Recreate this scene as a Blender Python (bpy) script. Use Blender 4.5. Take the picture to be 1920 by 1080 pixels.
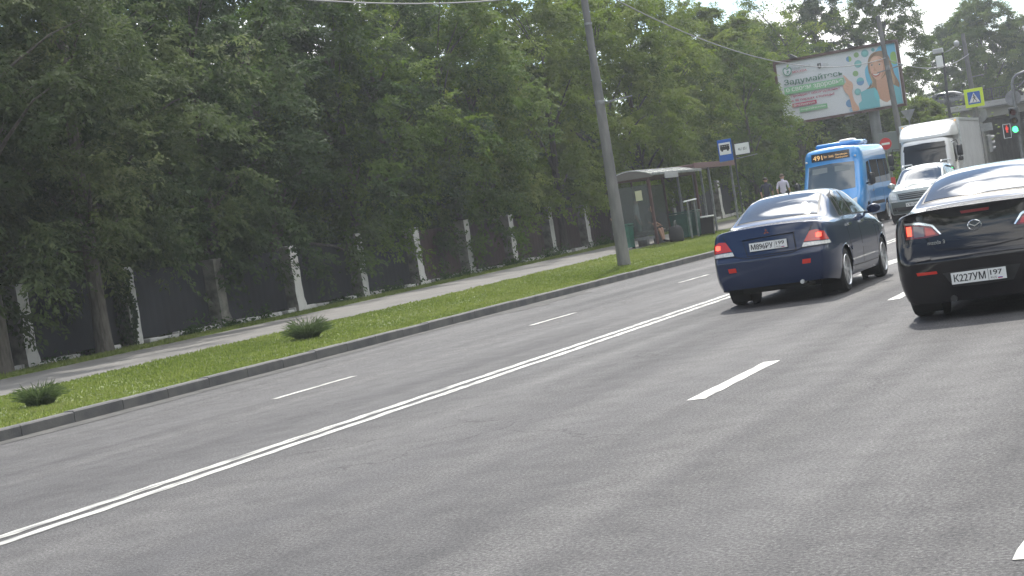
import bpy, bmesh, math, random
import numpy as np
from math import sin, cos, tan, radians, pi, sqrt, atan2
from mathutils import Vector, Matrix
from mathutils.bvhtree import BVHTree

for o_ in list(bpy.data.objects):
    bpy.data.objects.remove(o_, do_unlink=True)
scene = bpy.context.scene
COL = scene.collection
random.seed(5)
RNG = np.random.default_rng(5)

# ------------------------------------------------------------------ camera
YAW, PITCH, ROLL, CAM_H = radians(23.6), math.atan(97.8 / 3200.0), radians(8.7), 1.47
fw = Vector((-sin(YAW) * cos(PITCH), cos(YAW) * cos(PITCH), -sin(PITCH)))
r0 = Vector((cos(YAW), sin(YAW), 0.0))
d0 = -(r0.cross(fw))
cx_ = cos(ROLL) * r0 + sin(ROLL) * d0
cy_ = -sin(ROLL) * r0 + cos(ROLL) * d0
camd = bpy.data.cameras.new("camera")
cam = bpy.data.objects.new("camera", camd)
COL.objects.link(cam)
rot = Matrix((cx_, -cy_, -fw)).transposed()
cam.matrix_world = Matrix.Translation((0, 0, CAM_H)) @ rot.to_4x4()
camd.sensor_width = 36.0
camd.lens = 60.0
camd.clip_start = 0.1
camd.clip_end = 4000.0
scene.camera = cam

# ------------------------------------------------------------------ light
SUN_AZ, SUN_EL = radians(-14.0), radians(50.0)      # azimuth measured from the road direction (+y) to the right
sund = Vector((sin(SUN_AZ) * cos(SUN_EL), cos(SUN_AZ) * cos(SUN_EL), sin(SUN_EL)))
sl = bpy.data.lights.new("sun", 'SUN')
sl.energy = 2.6
sl.angle = radians(0.8)
sl.color = (1.0, 0.95, 0.87)
so = bpy.data.objects.new("sun", sl)
COL.objects.link(so)
so.rotation_euler = (-sund).to_track_quat('-Z', 'Y').to_euler()

world = bpy.data.worlds.new("World")
scene.world = world
world.use_nodes = True
nt = world.node_tree
nt.nodes.clear()
N = nt.nodes.new
out = N('ShaderNodeOutputWorld')
bg = N('ShaderNodeBackground')
bg.inputs['Strength'].default_value = 0.10
sky = N('ShaderNodeTexSky')
sky.sky_type = 'NISHITA'
sky.sun_disc = False
sky.sun_elevation = SUN_EL
sky.sun_rotation = SUN_AZ
sky.air_density = 1.0
sky.dust_density = 0.15
tc = N('ShaderNodeTexCoord')
sep = N('ShaderNodeSeparateXYZ')
nt.links.new(tc.outputs['Generated'], sep.inputs[0])
zz = N('ShaderNodeMath'); zz.operation = 'MAXIMUM'; zz.inputs[1].default_value = 0.0
nt.links.new(sep.outputs['Z'], zz.inputs[0])
za = N('ShaderNodeMath'); za.operation = 'ADD'; za.inputs[1].default_value = 0.16
nt.links.new(zz.outputs[0], za.inputs[0])
dx = N('ShaderNodeMath'); dx.operation = 'DIVIDE'
dy = N('ShaderNodeMath'); dy.operation = 'DIVIDE'
nt.links.new(sep.outputs['X'], dx.inputs[0]); nt.links.new(za.outputs[0], dx.inputs[1])
nt.links.new(sep.outputs['Y'], dy.inputs[0]); nt.links.new(za.outputs[0], dy.inputs[1])
cmb = N('ShaderNodeCombineXYZ')
nt.links.new(dx.outputs[0], cmb.inputs[0]); nt.links.new(dy.outputs[0], cmb.inputs[1])
cmb.inputs[2].default_value = 11.4
cn = N('ShaderNodeTexNoise')
cn.inputs["Scale"].default_value = 1.1
cn.inputs['Detail'].default_value = 9.0
cn.inputs['Roughness'].default_value = 0.55
cn.inputs['Distortion'].default_value = 0.25
nt.links.new(cmb.outputs[0], cn.inputs['Vector'])
cr = N('ShaderNodeValToRGB')
cr.color_ramp.elements[0].position = 0.47
cr.color_ramp.elements[0].color = (0, 0, 0, 1)
cr.color_ramp.elements[1].position = 0.55
cr.color_ramp.elements[1].color = (1, 1, 1, 1)
nt.links.new(cn.outputs['Fac'], cr.inputs[0])
mx = N('ShaderNodeMix'); mx.data_type = 'RGBA'
nt.links.new(cr.outputs['Color'], mx.inputs['Factor'])
nt.links.new(sky.outputs[0], mx.inputs['A'])
mx.inputs['B'].default_value = (13.0, 12.9, 12.7, 1)
# clouds glow where they stand near the sun
dt = N('ShaderNodeVectorMath'); dt.operation = 'DOT_PRODUCT'; dt.inputs[1].default_value = sund
nt.links.new(tc.outputs['Generated'], dt.inputs[0])
dm = N('ShaderNodeMath'); dm.operation = 'MAXIMUM'; dm.inputs[1].default_value = 0.0
nt.links.new(dt.outputs['Value'], dm.inputs[0])
dp = N('ShaderNodeMath'); dp.operation = 'POWER'; dp.inputs[1].default_value = 10.0
nt.links.new(dm.outputs[0], dp.inputs[0])
dg_ = N('ShaderNodeMath'); dg_.operation = 'MULTIPLY_ADD'; dg_.inputs[1].default_value = 2.6; dg_.inputs[2].default_value = 1.0
nt.links.new(dp.outputs[0], dg_.inputs[0])
cb = N('ShaderNodeVectorMath'); cb.operation = 'SCALE'; cb.inputs[0].default_value = (12.0, 11.9, 11.7)
nt.links.new(dg_.outputs[0], cb.inputs['Scale'])
nt.links.new(cb.outputs[0], mx.inputs['B'])
nt.links.new(mx.outputs['Result'], bg.inputs['Color'])
nt.links.new(bg.outputs[0], out.inputs[0])

scene.render.engine = 'CYCLES'
scene.view_settings.view_transform = 'Standard'
scene.view_settings.look = 'None'
scene.view_settings.exposure = 1.0
scene.view_settings.gamma = 1.0
scene.view_settings.use_curve_mapping = False
scene.cycles.use_denoising = True
scene.cycles.max_bounces = 8
scene.cycles.transparent_max_bounces = 8
scene.cycles.sample_clamp_indirect = 6.0

# ------------------------------------------------------------------ materials
MATS = {}
def M(name, col, rough=0.6, metal=0.0, var=0.0, scale=8.0, bump=0.0, bscale=None, coat=0.0, ior=1.5, emit=None, estr=0.0,
      col2=None, aniso=None, detail=5.0, lo=0.35, hi=0.65, spec=0.5, trans=0.0):
    if name in MATS:
        return MATS[name]
    m = bpy.data.materials.new(name)
    m.use_nodes = True
    t = m.node_tree
    b = t.nodes['Principled BSDF']
    b.inputs['Roughness'].default_value = rough
    b.inputs['Metallic'].default_value = metal
    b.inputs['IOR'].default_value = ior
    b.inputs['Specular IOR Level'].default_value = spec
    b.inputs['Coat Weight'].default_value = coat
    b.inputs['Coat Roughness'].default_value = 0.04
    b.inputs['Base Color'].default_value = (*col, 1)
    if trans:
        b.inputs['Transmission Weight'].default_value = trans
    if emit:
        b.inputs['Emission Color'].default_value = (*emit, 1)
        b.inputs['Emission Strength'].default_value = estr
    if var or col2 or bump:
        co = t.nodes.new('ShaderNodeTexCoord')
        mp = t.nodes.new('ShaderNodeMapping')
        t.links.new(co.outputs['Object'], mp.inputs[0])
        if aniso:
            mp.inputs['Scale'].default_value = aniso
    if var or col2:
        n = t.nodes.new('ShaderNodeTexNoise')
        n.inputs['Scale'].default_value = scale
        n.inputs['Detail'].default_value = detail
        t.links.new(mp.outputs[0], n.inputs['Vector'])
        r = t.nodes.new('ShaderNodeValToRGB')
        r.color_ramp.elements[0].position = lo
        r.color_ramp.elements[1].position = hi
        if col2:
            r.color_ramp.elements[0].color = (*col, 1)
            r.color_ramp.elements[1].color = (*col2, 1)
        else:
            r.color_ramp.elements[0].color = (*[c * (1 - var) for c in col], 1)
            r.color_ramp.elements[1].color = (*[min(1, c * (1 + var)) for c in col], 1)
        t.links.new(n.outputs['Fac'], r.inputs[0])
        t.links.new(r.outputs[0], b.inputs['Base Color'])
    if bump:
        n2 = t.nodes.new('ShaderNodeTexNoise')
        n2.inputs['Scale'].default_value = bscale or scale * 4
        n2.inputs['Detail'].default_value = 4
        t.links.new(mp.outputs[0], n2.inputs['Vector'])
        bp = t.nodes.new('ShaderNodeBump')
        bp.inputs['Strength'].default_value = bump
        bp.inputs['Distance'].default_value = 0.02
        t.links.new(n2.outputs['Fac'], bp.inputs['Height'])
        t.links.new(bp.outputs[0], b.inputs['Normal'])
    MATS[name] = m
    return m

def leaf_mat(name, c0, c1, c2, rough=0.7):
    m = bpy.data.materials.new(name)
    m.use_nodes = True
    t = m.node_tree
    b = t.nodes['Principled BSDF']
    b.inputs['Roughness'].default_value = rough
    b.inputs['Specular IOR Level'].default_value = 0.10
    at = t.nodes.new('ShaderNodeAttribute'); at.attribute_name = 'tone'
    r = t.nodes.new('ShaderNodeValToRGB')
    e = r.color_ramp.elements
    e[0].position = 0.0; e[0].color = (*c0, 1)
    e[1].position = 1.0; e[1].color = (*c2, 1)
    k = e.new(0.5); k.color = (*c1, 1)
    t.links.new(at.outputs['Fac'], r.inputs[0])
    t.links.new(r.outputs[0], b.inputs['Base Color'])
    tr = t.nodes.new('ShaderNodeBsdfTranslucent')
    hs = t.nodes.new('ShaderNodeHueSaturation')
    hs.inputs['Value'].default_value = 1.5
    hs.inputs['Saturation'].default_value = 1.1
    t.links.new(r.outputs[0], hs.inputs['Color'])
    t.links.new(hs.outputs[0], tr.inputs['Color'])
    mxs = t.nodes.new('ShaderNodeMixShader'); mxs.inputs[0].default_value = 0.38
    t.links.new(b.outputs[0], mxs.inputs[1]); t.links.new(tr.outputs[0], mxs.inputs[2])
    t.links.new(mxs.outputs[0], t.nodes['Material Output'].inputs[0])
    return m

# ------------------------------------------------------------------ mesh helpers
class MB:
    def __init__(s):
        s.v = []; s.f = []; s.mi = []; s.cur = 0
    def face(s, idx):
        s.f.append(idx); s.mi.append(s.cur)
    def add(s, vs):
        i = len(s.v); s.v.extend([tuple(p) for p in vs]); return i
    def hexa(s, p):                       # 8 corners, bottom ring then top ring
        i = s.add(p)
        for q in ((3, 2, 1, 0), (4, 5, 6, 7), (0, 1, 5, 4), (1, 2, 6, 5), (2, 3, 7, 6), (3, 0, 4, 7)):
            s.face([i + k for k in q])
    def box(s, c, d, rz=0.0, taper=1.0):
        x, y, z = d[0] / 2, d[1] / 2, d[2] / 2
        ca, sa = cos(rz), sin(rz)
        P = []
        for zz_, tt in ((-z, 1.0), (z, taper)):
            for a, b in ((-x, -y), (x, -y), (x, y), (-x, y)):
                a *= tt; b *= tt
                P.append((c[0] + a * ca - b * sa, c[1] + a * sa + b * ca, c[2] + zz_))
        s.hexa(P)
    def cbox(s, c, d, ch, rz=0.0):         # box with chamfered vertical and top edges
        x, y = d[0] / 2, d[1] / 2
        ca, sa = cos(rz), sin(rz)
        def ring(ix, z, e):
            x2, y2 = x - ix, y - ix
            L = [(-x2 + e, -y2), (x2 - e, -y2), (x2, -y2 + e), (x2, y2 - e), (x2 - e, y2), (-x2 + e, y2), (-x2, y2 - e), (-x2, -y2 + e)]
            return s.add([(c[0] + a * ca - b * sa, c[1] + a * sa + b * ca, c[2] + z) for a, b in L])
        z0, z1 = -d[2] / 2, d[2] / 2
        rs = [ring(ch, z0, ch), ring(0, z0 + ch, ch), ring(0, z1 - ch, ch), ring(ch, z1, ch)]
        for a, b in zip(rs, rs[1:]):
            for k in range(8):
                s.face([a + k, a + (k + 1) % 8, b + (k + 1) % 8, b + k])
        s.face([rs[0] + k for k in range(7, -1, -1)]); s.face([rs[-1] + k for k in range(8)])
    def tube(s, pts, rad, n=8, cap=True):
        pts = [Vector(p) for p in pts]
        if not hasattr(rad, '__len__'):
            rad = [rad] * len(pts)
        rings = []
        up = None
        for k, p in enumerate(pts):
            d = (pts[min(k + 1, len(pts) - 1)] - pts[max(k - 1, 0)])
            if d.length < 1e-9: d = Vector((0, 0, 1))
            d.normalize()
            if up is None:
                up = Vector((1, 0, 0)) if abs(d.x) < 0.8 else Vector((0, 1, 0))
            a = (up - d * up.dot(d)).normalized(); b = d.cross(a); up = a
            rings.append(s.add([p + (a * cos(2 * pi * j / n) + b * sin(2 * pi * j / n)) * rad[k] for j in range(n)]))
        for a, b in zip(rings, rings[1:]):
            for j in range(n):
                s.face([a + j, a + (j + 1) % n, b + (j + 1) % n, b + j])
        if cap:
            s.face([rings[0] + j for j in range(n - 1, -1, -1)]); s.face([rings[-1] + j for j in range(n)])
    def lathe(s, prof, n=24, axis='x', c=(0, 0, 0), closed=False):
        rings = []
        for a, r in prof:
            R = []
            for j in range(n):
                t = 2 * pi * j / n
                if axis == 'x': R.append((c[0] + a, c[1] + r * cos(t), c[2] + r * sin(t)))
                elif axis == 'y': R.append((c[0] + r * sin(t), c[1] + a, c[2] + r * cos(t)))
                else: R.append((c[0] + r * cos(t), c[1] + r * sin(t), c[2] + a))
            rings.append(s.add(R))
        pr = list(zip(rings, rings[1:]))
        if closed: pr.append((rings[-1], rings[0]))
        for a, b in pr:
            for j in range(n):
                s.face([a + j, a + (j + 1) % n, b + (j + 1) % n, b + j])
        if not closed:
            s.face([rings[0] + j for j in range(n - 1, -1, -1)]); s.face([rings[-1] + j for j in range(n)])
    def prism(s, poly, o, u, v, w):        # polygon (a, b) in plane o + a u + b v, extruded by vector w
        o, u, v, w = Vector(o), Vector(u), Vector(v), Vector(w)
        n = len(poly)
        i = s.add([o + u * a + v * b for a, b in poly])
        j = s.add([o + u * a + v * b + w for a, b in poly])
        s.face([i + k for k in range(n - 1, -1, -1)]); s.face([j + k for k in range(n)])
        for k in range(n):
            s.face([i + k, i + (k + 1) % n, j + (k + 1) % n, j + k])
    def build(s, name, mats, parent=None, smooth=False, auto=None, fix=True):
        me = bpy.data.meshes.new(name)
        me.from_pydata(s.v, [], s.f)
        if not isinstance(mats, (list, tuple)): mats = [mats]
        for m in mats: me.materials.append(m)
        me.polygons.foreach_set('material_index', s.mi)
        if fix:
            bm = bmesh.new(); bm.from_mesh(me)
            bmesh.ops.recalc_face_normals(bm, faces=bm.faces)
            bm.to_mesh(me); bm.free()
        if smooth or auto:
            me.polygons.foreach_set('use_smooth', [True] * len(me.polygons))
        if auto:
            me.set_sharp_from_angle(angle=radians(auto))
        o = bpy.data.objects.new(name, me)
        COL.objects.link(o)
        if parent: o.parent = parent
        return o

def tag(o, label=None, cat=None, group=None, kind=None):
    if label: o['label'] = label
    if cat: o['category'] = cat
    if group: o['group'] = group
    if kind: o['kind'] = kind
    return o

def thing(name, label, cat, loc=(0, 0, 0), rz=0.0, group=None):
    o = bpy.data.objects.new(name, None)
    COL.objects.link(o)
    o.location = loc; o.rotation_euler = (0, 0, rz)
    o.empty_display_size = 0.2
    return tag(o, label, cat, group)

def pivot(name, parent, loc=(0, 0, 0), rz=0.0):
    o = bpy.data.objects.new(name, None)
    COL.objects.link(o)
    o.parent = parent; o.location = loc; o.rotation_euler = (0, 0, rz)
    return o

def copy_tree(o, parent=None):
    kids = list(o.children)
    c = o.copy(); COL.objects.link(c)
    if parent: c.parent = parent
    for k in kids:
        copy_tree(k, c)
    return c

def text_part(name, body, size, mat, parent, o, u, v, w, depth=0.002, fit=None, fith=None, bold=0.0):
    """lettering lying in the plane o + a u + b v, standing depth proud along w; fit = wanted width"""
    cu = bpy.data.curves.new('lettering', 'FONT')
    cu.body = body; cu.size = size; cu.extrude = 0.0
    tmp = bpy.data.objects.new('tmp_text', cu)
    COL.objects.link(tmp)
    dg = bpy.context.evaluated_depsgraph_get()
    ev = tmp.evaluated_get(dg)
    me = ev.to_mesh()
    pts = [vv.co.copy() for vv in me.vertices]
    polys = [list(p.vertices) for p in me.polygons]
    ev.to_mesh_clear()
    bpy.data.objects.remove(tmp, do_unlink=True); bpy.data.curves.remove(cu)
    if not pts: return None
    x0 = min(p.x for p in pts); x1 = max(p.x for p in pts); y0 = min(p.y for p in pts); y1 = max(p.y for p in pts)
    sx = fit / (x1 - x0) if fit else 1.0
    sy = fith / (y1 - y0) if fith else (sx if fit else 1.0)
    o, u, v, w = Vector(o), Vector(u), Vector(v), Vector(w)
    nm = bpy.data.meshes.new(name)
    VV, FF = [], []
    for k in ((0, 1, 2) if bold else (0,)):       # heavier strokes: copies a hair apart in depth and width
        n0 = len(VV)
        VV += [o + u * ((p.x - x0 + (k - (1 if bold else 0)) * bold * size) * sx) + v * ((p.y - (y0 if fith else 0.0)) * sy) + w * (depth + .0004 * k) for p in pts]
        FF += [[i + n0 for i in f] for f in polys]
    nm.from_pydata(VV, [], FF)
    nm.materials.append(mat)
    ob = bpy.data.objects.new(name, nm)
    COL.objects.link(ob)
    if parent: ob.parent = parent
    return ob

def grid_obj(name, mat, xs, ys, zf, parent=None, smooth=True):
    nx, ny = len(xs), len(ys)
    V = [(x, y, zf(x, y)) for y in ys for x in xs]
    F = [[j * nx + i, j * nx + i + 1, (j + 1) * nx + i + 1, (j + 1) * nx + i] for j in range(ny - 1) for i in range(nx - 1)]
    me = bpy.data.meshes.new(name)
    me.from_pydata(V, [], F)
    me.materials.append(mat)
    me.polygons.foreach_set('use_smooth', [smooth] * len(me.polygons))
    o = bpy.data.objects.new(name, me)
    COL.objects.link(o)
    if parent: o.parent = parent
    return o
def arr(a, b, n): return [a + (b - a) * i / (n - 1) for i in range(n)]

# ------------------------------------------------------------------ ground
def interp(x, xp, fp): return float(np.interp(x, xp, fp))
def zk(y): return interp(y, (15, 60, 200), (0.0, 0.10, 0.12))          # left road edge creeps up
def zp(y): return interp(y, (-40, 21, 32, 40, 54, 68, 90, 150, 400), (.15, .15, .21, .26, .40, .50, .72, .9, .9))
def zf_(y): return interp(y, (-40, 20, 31, 51, 68, 88, 92, 150, 400), (.08, .08, .11, .23, .40, .66, .72, .9, .9))
def road_z(x, y): return zk(y) * min(1.0, max(0.0, (-7.9 - x) / 5.6))
def land_z(x, y):
    return interp(-x, (13.66, 15.2, 18.5, 22.8, 25.5, 60, 300), (zk(y) + .115, zk(y) * .8 + zp(y) * .2 + .07, zp(y), zp(y), zf_(y), zf_(y) + .4, zf_(y) + .4))

def asphalt():
    m = bpy.data.materials.new('asphalt'); m.use_nodes = True
    t = m.node_tree; b = t.nodes['Principled BSDF']; L = t.links.new
    co = t.nodes.new('ShaderNodeTexCoord')
    def noise(scale, det, aniso=(1, 1, 1), rough=.5):
        mp = t.nodes.new('ShaderNodeMapping'); mp.inputs['Scale'].default_value = aniso
        L(co.outputs['Object'], mp.inputs[0])
        n = t.nodes.new('ShaderNodeTexNoise'); n.inputs['Scale'].default_value = scale; n.inputs['Detail'].default_value = det
        n.inputs['Roughness'].default_value = rough
        L(mp.outputs[0], n.inputs['Vector']); return n
    def ramp(src, stops):
        r = t.nodes.new('ShaderNodeValToRGB'); e = r.color_ramp.elements
        e[0].position, e[0].color = stops[0][0], (*stops[0][1], 1)
        e[1].position, e[1].color = stops[-1][0], (*stops[-1][1], 1)
        for p, c in stops[1:-1]:
            k = e.new(p); k.color = (*c, 1)
        L(src, r.inputs[0]); return r
    def mixm(a, bb, f=1.0):
        x = t.nodes.new('ShaderNodeMix'); x.data_type = 'RGBA'; x.blend_type = 'MULTIPLY'; x.inputs['Factor'].default_value = f
        L(a, x.inputs['A']); L(bb, x.inputs['B']); return x.outputs['Result']
    big = ramp(noise(.35, 6, (1, .12, 1)).outputs['Fac'], [(.3, (.060, .059, .062)), (.52, (.079, .077, .079)), (.75, (.097, .094, .095))])
    streak = ramp(noise(1.0, 4, (2.2, .035, 1)).outputs['Fac'], [(.33, (.76, .76, .78)), (.66, (1.14, 1.14, 1.12))])
    blot = ramp(noise(3.1, 7).outputs['Fac'], [(.34, (.80, .80, .80)), (.6, (1.08, 1.08, 1.07))])
    gr = ramp(noise(46., 3, rough=.7).outputs['Fac'], [(.36, (.30, .30, .31)), (.52, (1, 1, 1)), (.68, (1.95, 1.95, 1.93))])
    gr2 = ramp(noise(140., 2).outputs['Fac'], [(.38, (.55, .55, .55)), (.62, (1.4, 1.4, 1.4))])
    c = mixm(mixm(mixm(mixm(big.outputs[0], streak.outputs[0]), blot.outputs[0]), gr.outputs[0], .8), gr2.outputs[0], .7)
    # fine cracks
    vo = t.nodes.new('ShaderNodeTexVoronoi'); vo.feature = 'DISTANCE_TO_EDGE'; vo.inputs['Scale'].default_value = .42
    dn = noise(1.7, 5)
    va = t.nodes.new('ShaderNodeVectorMath'); va.operation = 'ADD'
    L(co.outputs['Object'], va.inputs[0]); L(dn.outputs['Color'], va.inputs[1]); L(va.outputs[0], vo.inputs['Vector'])
    ck = ramp(vo.outputs['Distance'], [(.0, (.35, .35, .35)), (.008, (1, 1, 1)), (1., (1, 1, 1))])
    msk = ramp(noise(.22, 2).outputs['Fac'], [(.50, (0, 0, 0)), (.60, (1, 1, 1))])
    x = t.nodes.new('ShaderNodeMix'); x.data_type = 'RGBA'; x.blend_type = 'MULTIPLY'
    L(msk.outputs[0], x.inputs['Factor']); L(c, x.inputs['A']); L(ck.outputs[0], x.inputs['B'])
    L(x.outputs['Result'], b.inputs['Base Color'])
    # wheel tracks polished into the lanes
    sx = t.nodes.new('ShaderNodeSeparateXYZ'); L(co.outputs['Object'], sx.inputs[0])
    wob = noise(.09, 3); wa = t.nodes.new('ShaderNodeMath'); wa.operation = 'MULTIPLY_ADD'; wa.inputs[1].default_value = .8
    L(wob.outputs['Fac'], wa.inputs[0]); L(sx.outputs['X'], wa.inputs[2])
    wm = t.nodes.new('ShaderNodeMath'); wm.operation = 'MULTIPLY'; wm.inputs[1].default_value = 2 * pi / 1.72; L(wa.outputs[0], wm.inputs[0])
    ws = t.nodes.new('ShaderNodeMath'); ws.operation = 'SINE'; L(wm.outputs[0], ws.inputs[0])
    wr = ramp(ws.outputs[0], [(.15, (.84, .84, .85)), (.9, (1.08, 1.08, 1.07))])
    y2 = t.nodes.new('ShaderNodeMix'); y2.data_type = 'RGBA'; y2.blend_type = 'MULTIPLY'; y2.inputs['Factor'].default_value = .8
    L(x.outputs['Result'], y2.inputs['A']); L(wr.outputs[0], y2.inputs['B'])
    L(y2.outputs['Result'], b.inputs['Base Color'])
    rr_ = ramp(noise(.8, 5, (1.5, .1, 1)).outputs['Fac'], [(.3, (.66, .66, .66)), (.7, (.82, .82, .82))])
    L(rr_.outputs[0], b.inputs['Roughness'])
    b.inputs['Specular IOR Level'].default_value = .30
    bp = t.nodes.new('ShaderNodeBump'); bp.inputs['Strength'].default_value = .8; bp.inputs['Distance'].default_value = .016
    L(noise(58., 4, rough=.65).outputs['Fac'], bp.inputs['Height']); L(bp.outputs[0], b.inputs['Normal'])
    return m
ASPH = asphalt()
m_ground = M('meadow', (.05, .075, .025), .9, var=.3, scale=1.2)
m_turf = M('turf', (.082, .112, .030), .9, col2=(.17, .20, .068), scale=1.4, detail=8, bump=.6, bscale=30)
m_soil = M('soil', (.045, .042, .034), .95, col2=(.075, .075, .045), scale=1.6, detail=8, bump=.6, bscale=14)
m_path = M('path_asphalt', (.085, .083, .078), .85, col2=(.125, .12, .112), scale=1.4, detail=9, bump=.3, bscale=60)
m_kerb = M('kerb_concrete', (.075, .075, .078), .85, col2=(.12, .118, .112), scale=3, detail=8, bump=.3, bscale=40)
m_paint = M('road_paint', (.20, .20, .19), .65, col2=(.48, .48, .435), scale=9, detail=12, lo=.36, hi=.53, aniso=(1, .35, 1))
m_paint2 = M('road_paint_worn', (.13, .13, .125), .65, col2=(.45, .45, .41), scale=10, detail=12, lo=.37, hi=.56, aniso=(1.4, .18, 1))

ysr = arr(-30, 130, 81) + arr(140, 420, 15)
g = grid_obj('ground', m_ground, arr(-1500, 1500, 7), arr(-300, 2500, 8), lambda x, y: -.25); tag(g, kind='structure')
g = grid_obj('road', ASPH, [-13.5, -12.5, -11.5, -10.6, -9.6, -8.7, -7.9, -4, 0, 3.2], ysr, road_z); tag(g, kind='structure')
g = grid_obj('verge', m_turf, arr(-18.5, -13.66, 7), ysr, land_z); tag(g, kind='structure')
g = grid_obj('footpath', m_path, arr(-22.8, -18.5, 4), ysr, land_z); tag(g, kind='structure')
g = grid_obj('fence_strip_ground', m_turf, arr(-25.6, -22.8, 4), ysr, land_z); tag(g, kind='structure')
g = grid_obj('yard_ground', m_soil, [-120, -80, -60, -45, -35, -30, -25.6], ysr, land_z); tag(g, kind='structure')
g = grid_obj('pavement', m_path, [3.36, 6, 12], ysr, lambda x, y: .13); tag(g, kind='structure')
g = grid_obj('roadside_ground', m_turf, [12, 30, 90], ysr, lambda x, y: .13); tag(g, kind='structure')

# kerbs: stones one metre long with open joints
def kerb(name, x0, x1, zb, zt, y0, y1, step):
    mb = MB(); y = y0
    while y < y1:
        a, b_ = y + .006, y + step - .006
        j = random.uniform(-.006, .006)
        for q in (0,):
            c = .018
            P0 = []
            def sec(yy):
                lo_, hi_ = zb(yy) - .1, zt(yy) + j
                s_ = 1 if x1 > x0 else -1
                return [(x0, yy, lo_), (x1, yy, lo_), (x1, yy, hi_ - c), (x1 - c * s_, yy, hi_), (x0, yy, hi_)]
            i = mb.add(sec(a)); k = mb.add(sec(b_))
            for e in range(5):
                mb.face([i + e, i + (e + 1) % 5, k + (e + 1) % 5, k + e])
            mb.face([i + e for e in range(4, -1, -1)]); mb.face([k + e for e in range(5)])
        y += step
    o = mb.build(name, m_kerb); tag(o, kind='structure'); return o
kerb('kerb', -13.66, -13.5, lambda y: zk(y), lambda y: zk(y) + .145, -10, 118, 1.0)
kerb('kerb', 3.36, 3.2, lambda y: 0, lambda y: .15, -10, 60, 1.0)

# painted markings, sheets 4 mm above the asphalt
def marking(name, poly, mat):
    mb = MB()
    mb.face(list(range(len(poly)))); mb.v = [(x, y, road_z(x, y) + .004) for x, y in poly]
    o = mb.build(name, mat); tag(o, kind='structure'); return o
def long_marking(name, x, w, y0, y1, mat, n=40):
    ys = arr(y0, y1, n)
    jx = [random.uniform(-.012, .012) for _ in ys]
    mb = MB()
    for k, y in enumerate(ys):
        mb.add([(x - w / 2 + jx[k], y, road_z(x, y) + .004), (x + w / 2 + jx[k], y, road_z(x, y) + .004)])
    for k in range(n - 1):
        mb.face([2 * k, 2 * k + 1, 2 * k + 3, 2 * k + 2])
    o = mb.build(name, mat); tag(o, kind='structure'); return o
long_marking('centre_line_marking', -7.83, .125, -6, 64, m_paint2, 520)
long_marking('centre_line_marking', -7.60, .125, -6, 64, m_paint2, 520)
def dash(x, w, y0, y1, mat, k=.0):
    n = 14; e = lambda: random.uniform(-.010, .010)
    L_ = [(x - w / 2 + e(), y0 + (y1 - y0) * i / n) for i in range(n + 1)]; R_ = [(x + w / 2 + e(), y0 + (y1 - y0) * i / n) for i in range(n, -1, -1)]
    marking('lane_dash_marking', L_[:1] + R_[::-1] + L_[:0:-1], mat)
for k in range(-1, 12):
    dash(-4.09, .15, 12.54 + 8.15 * k, 12.54 + 2.32 + 8.15 * k, m_paint)
for k in range(-1, 12):
    dash(-10.63, .10, 17.0 + 7.85 * k, 18.95 + 7.85 * k, m_paint2)
for k in range(-1, 6):
    dash(-.90, .15, 6.42 + 8.15 * k, 8.75 + 8.15 * k, m_paint)
# straight-ahead arrow painted in the lane under the blue car
marking('lane_arrow_marking', [(-5.87, 27.0), (-5.72, 27.0), (-5.72, 29.6), (-5.87, 29.6)], m_paint2)
marking('lane_arrow_marking', [(-6.15, 29.62), (-5.44, 29.62), (-5.795, 32.0)], m_paint2)


# dark dirt and old patching along the gutter
def gutter():
    mb = MB(); g = random.Random(4); ys = arr(6, 70, 120); w = .2
    for y in ys:
        w = max(.08, min(.42, w + g.uniform(-.06, .06))); ww = w + (.55 if 29.5 < y < 33.5 else 0) * (.6 + .4 * g.random())
        mb.add([(-13.5, y, road_z(-13.5, y) + .005), (-13.5 + ww, y, road_z(-13.5 + ww, y) + .005)])
    for k in range(len(ys) - 1): mb.face([2 * k, 2 * k + 1, 2 * k + 3, 2 * k + 2])
    o = mb.build('road_gutter', M('gutter_dirt', (.045, .044, .042), .95, col2=(.085, .082, .076), scale=3, detail=9)); tag(o, kind='structure')
gutter()

# ------------------------------------------------------------------ foliage
LEAF = {
 'grey': leaf_mat('leaf_greygreen', (.036, .056, .022), (.072, .098, .040), (.13, .155, .070)),
 'dark': leaf_mat('leaf_dark', (.026, .046, .018), (.050, .080, .030), (.095, .130, .050)),
 'mid': leaf_mat('leaf_mid', (.036, .066, .012), (.078, .125, .024), (.145, .195, .048)),
 'lit': leaf_mat('leaf_light', (.060, .096, .014), (.118, .165, .030), (.195, .235, .06)),
 'weed': leaf_mat('leaf_weed', (.020, .045, .012), (.045, .085, .022), (.09, .14, .04)),
 'tuft': leaf_mat('leaf_tuft', (.030, .050, .018), (.058, .085, .034), (.12, .15, .075)),
 'grass': leaf_mat('grass_blade', (.085, .118, .028), (.142, .182, .048), (.215, .24, .09)),
}
m_bark = M('bark', (.075, .066, .055), .95, col2=(.15, .135, .115), scale=5, detail=9, bump=1.0, bscale=12, aniso=(3, 3, .6))
m_barkd = M('bark_dark', (.045, .040, .034), .95, col2=(.09, .08, .07), scale=5, detail=9, bump=1.0, bscale=12, aniso=(3, 3, .6))

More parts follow.
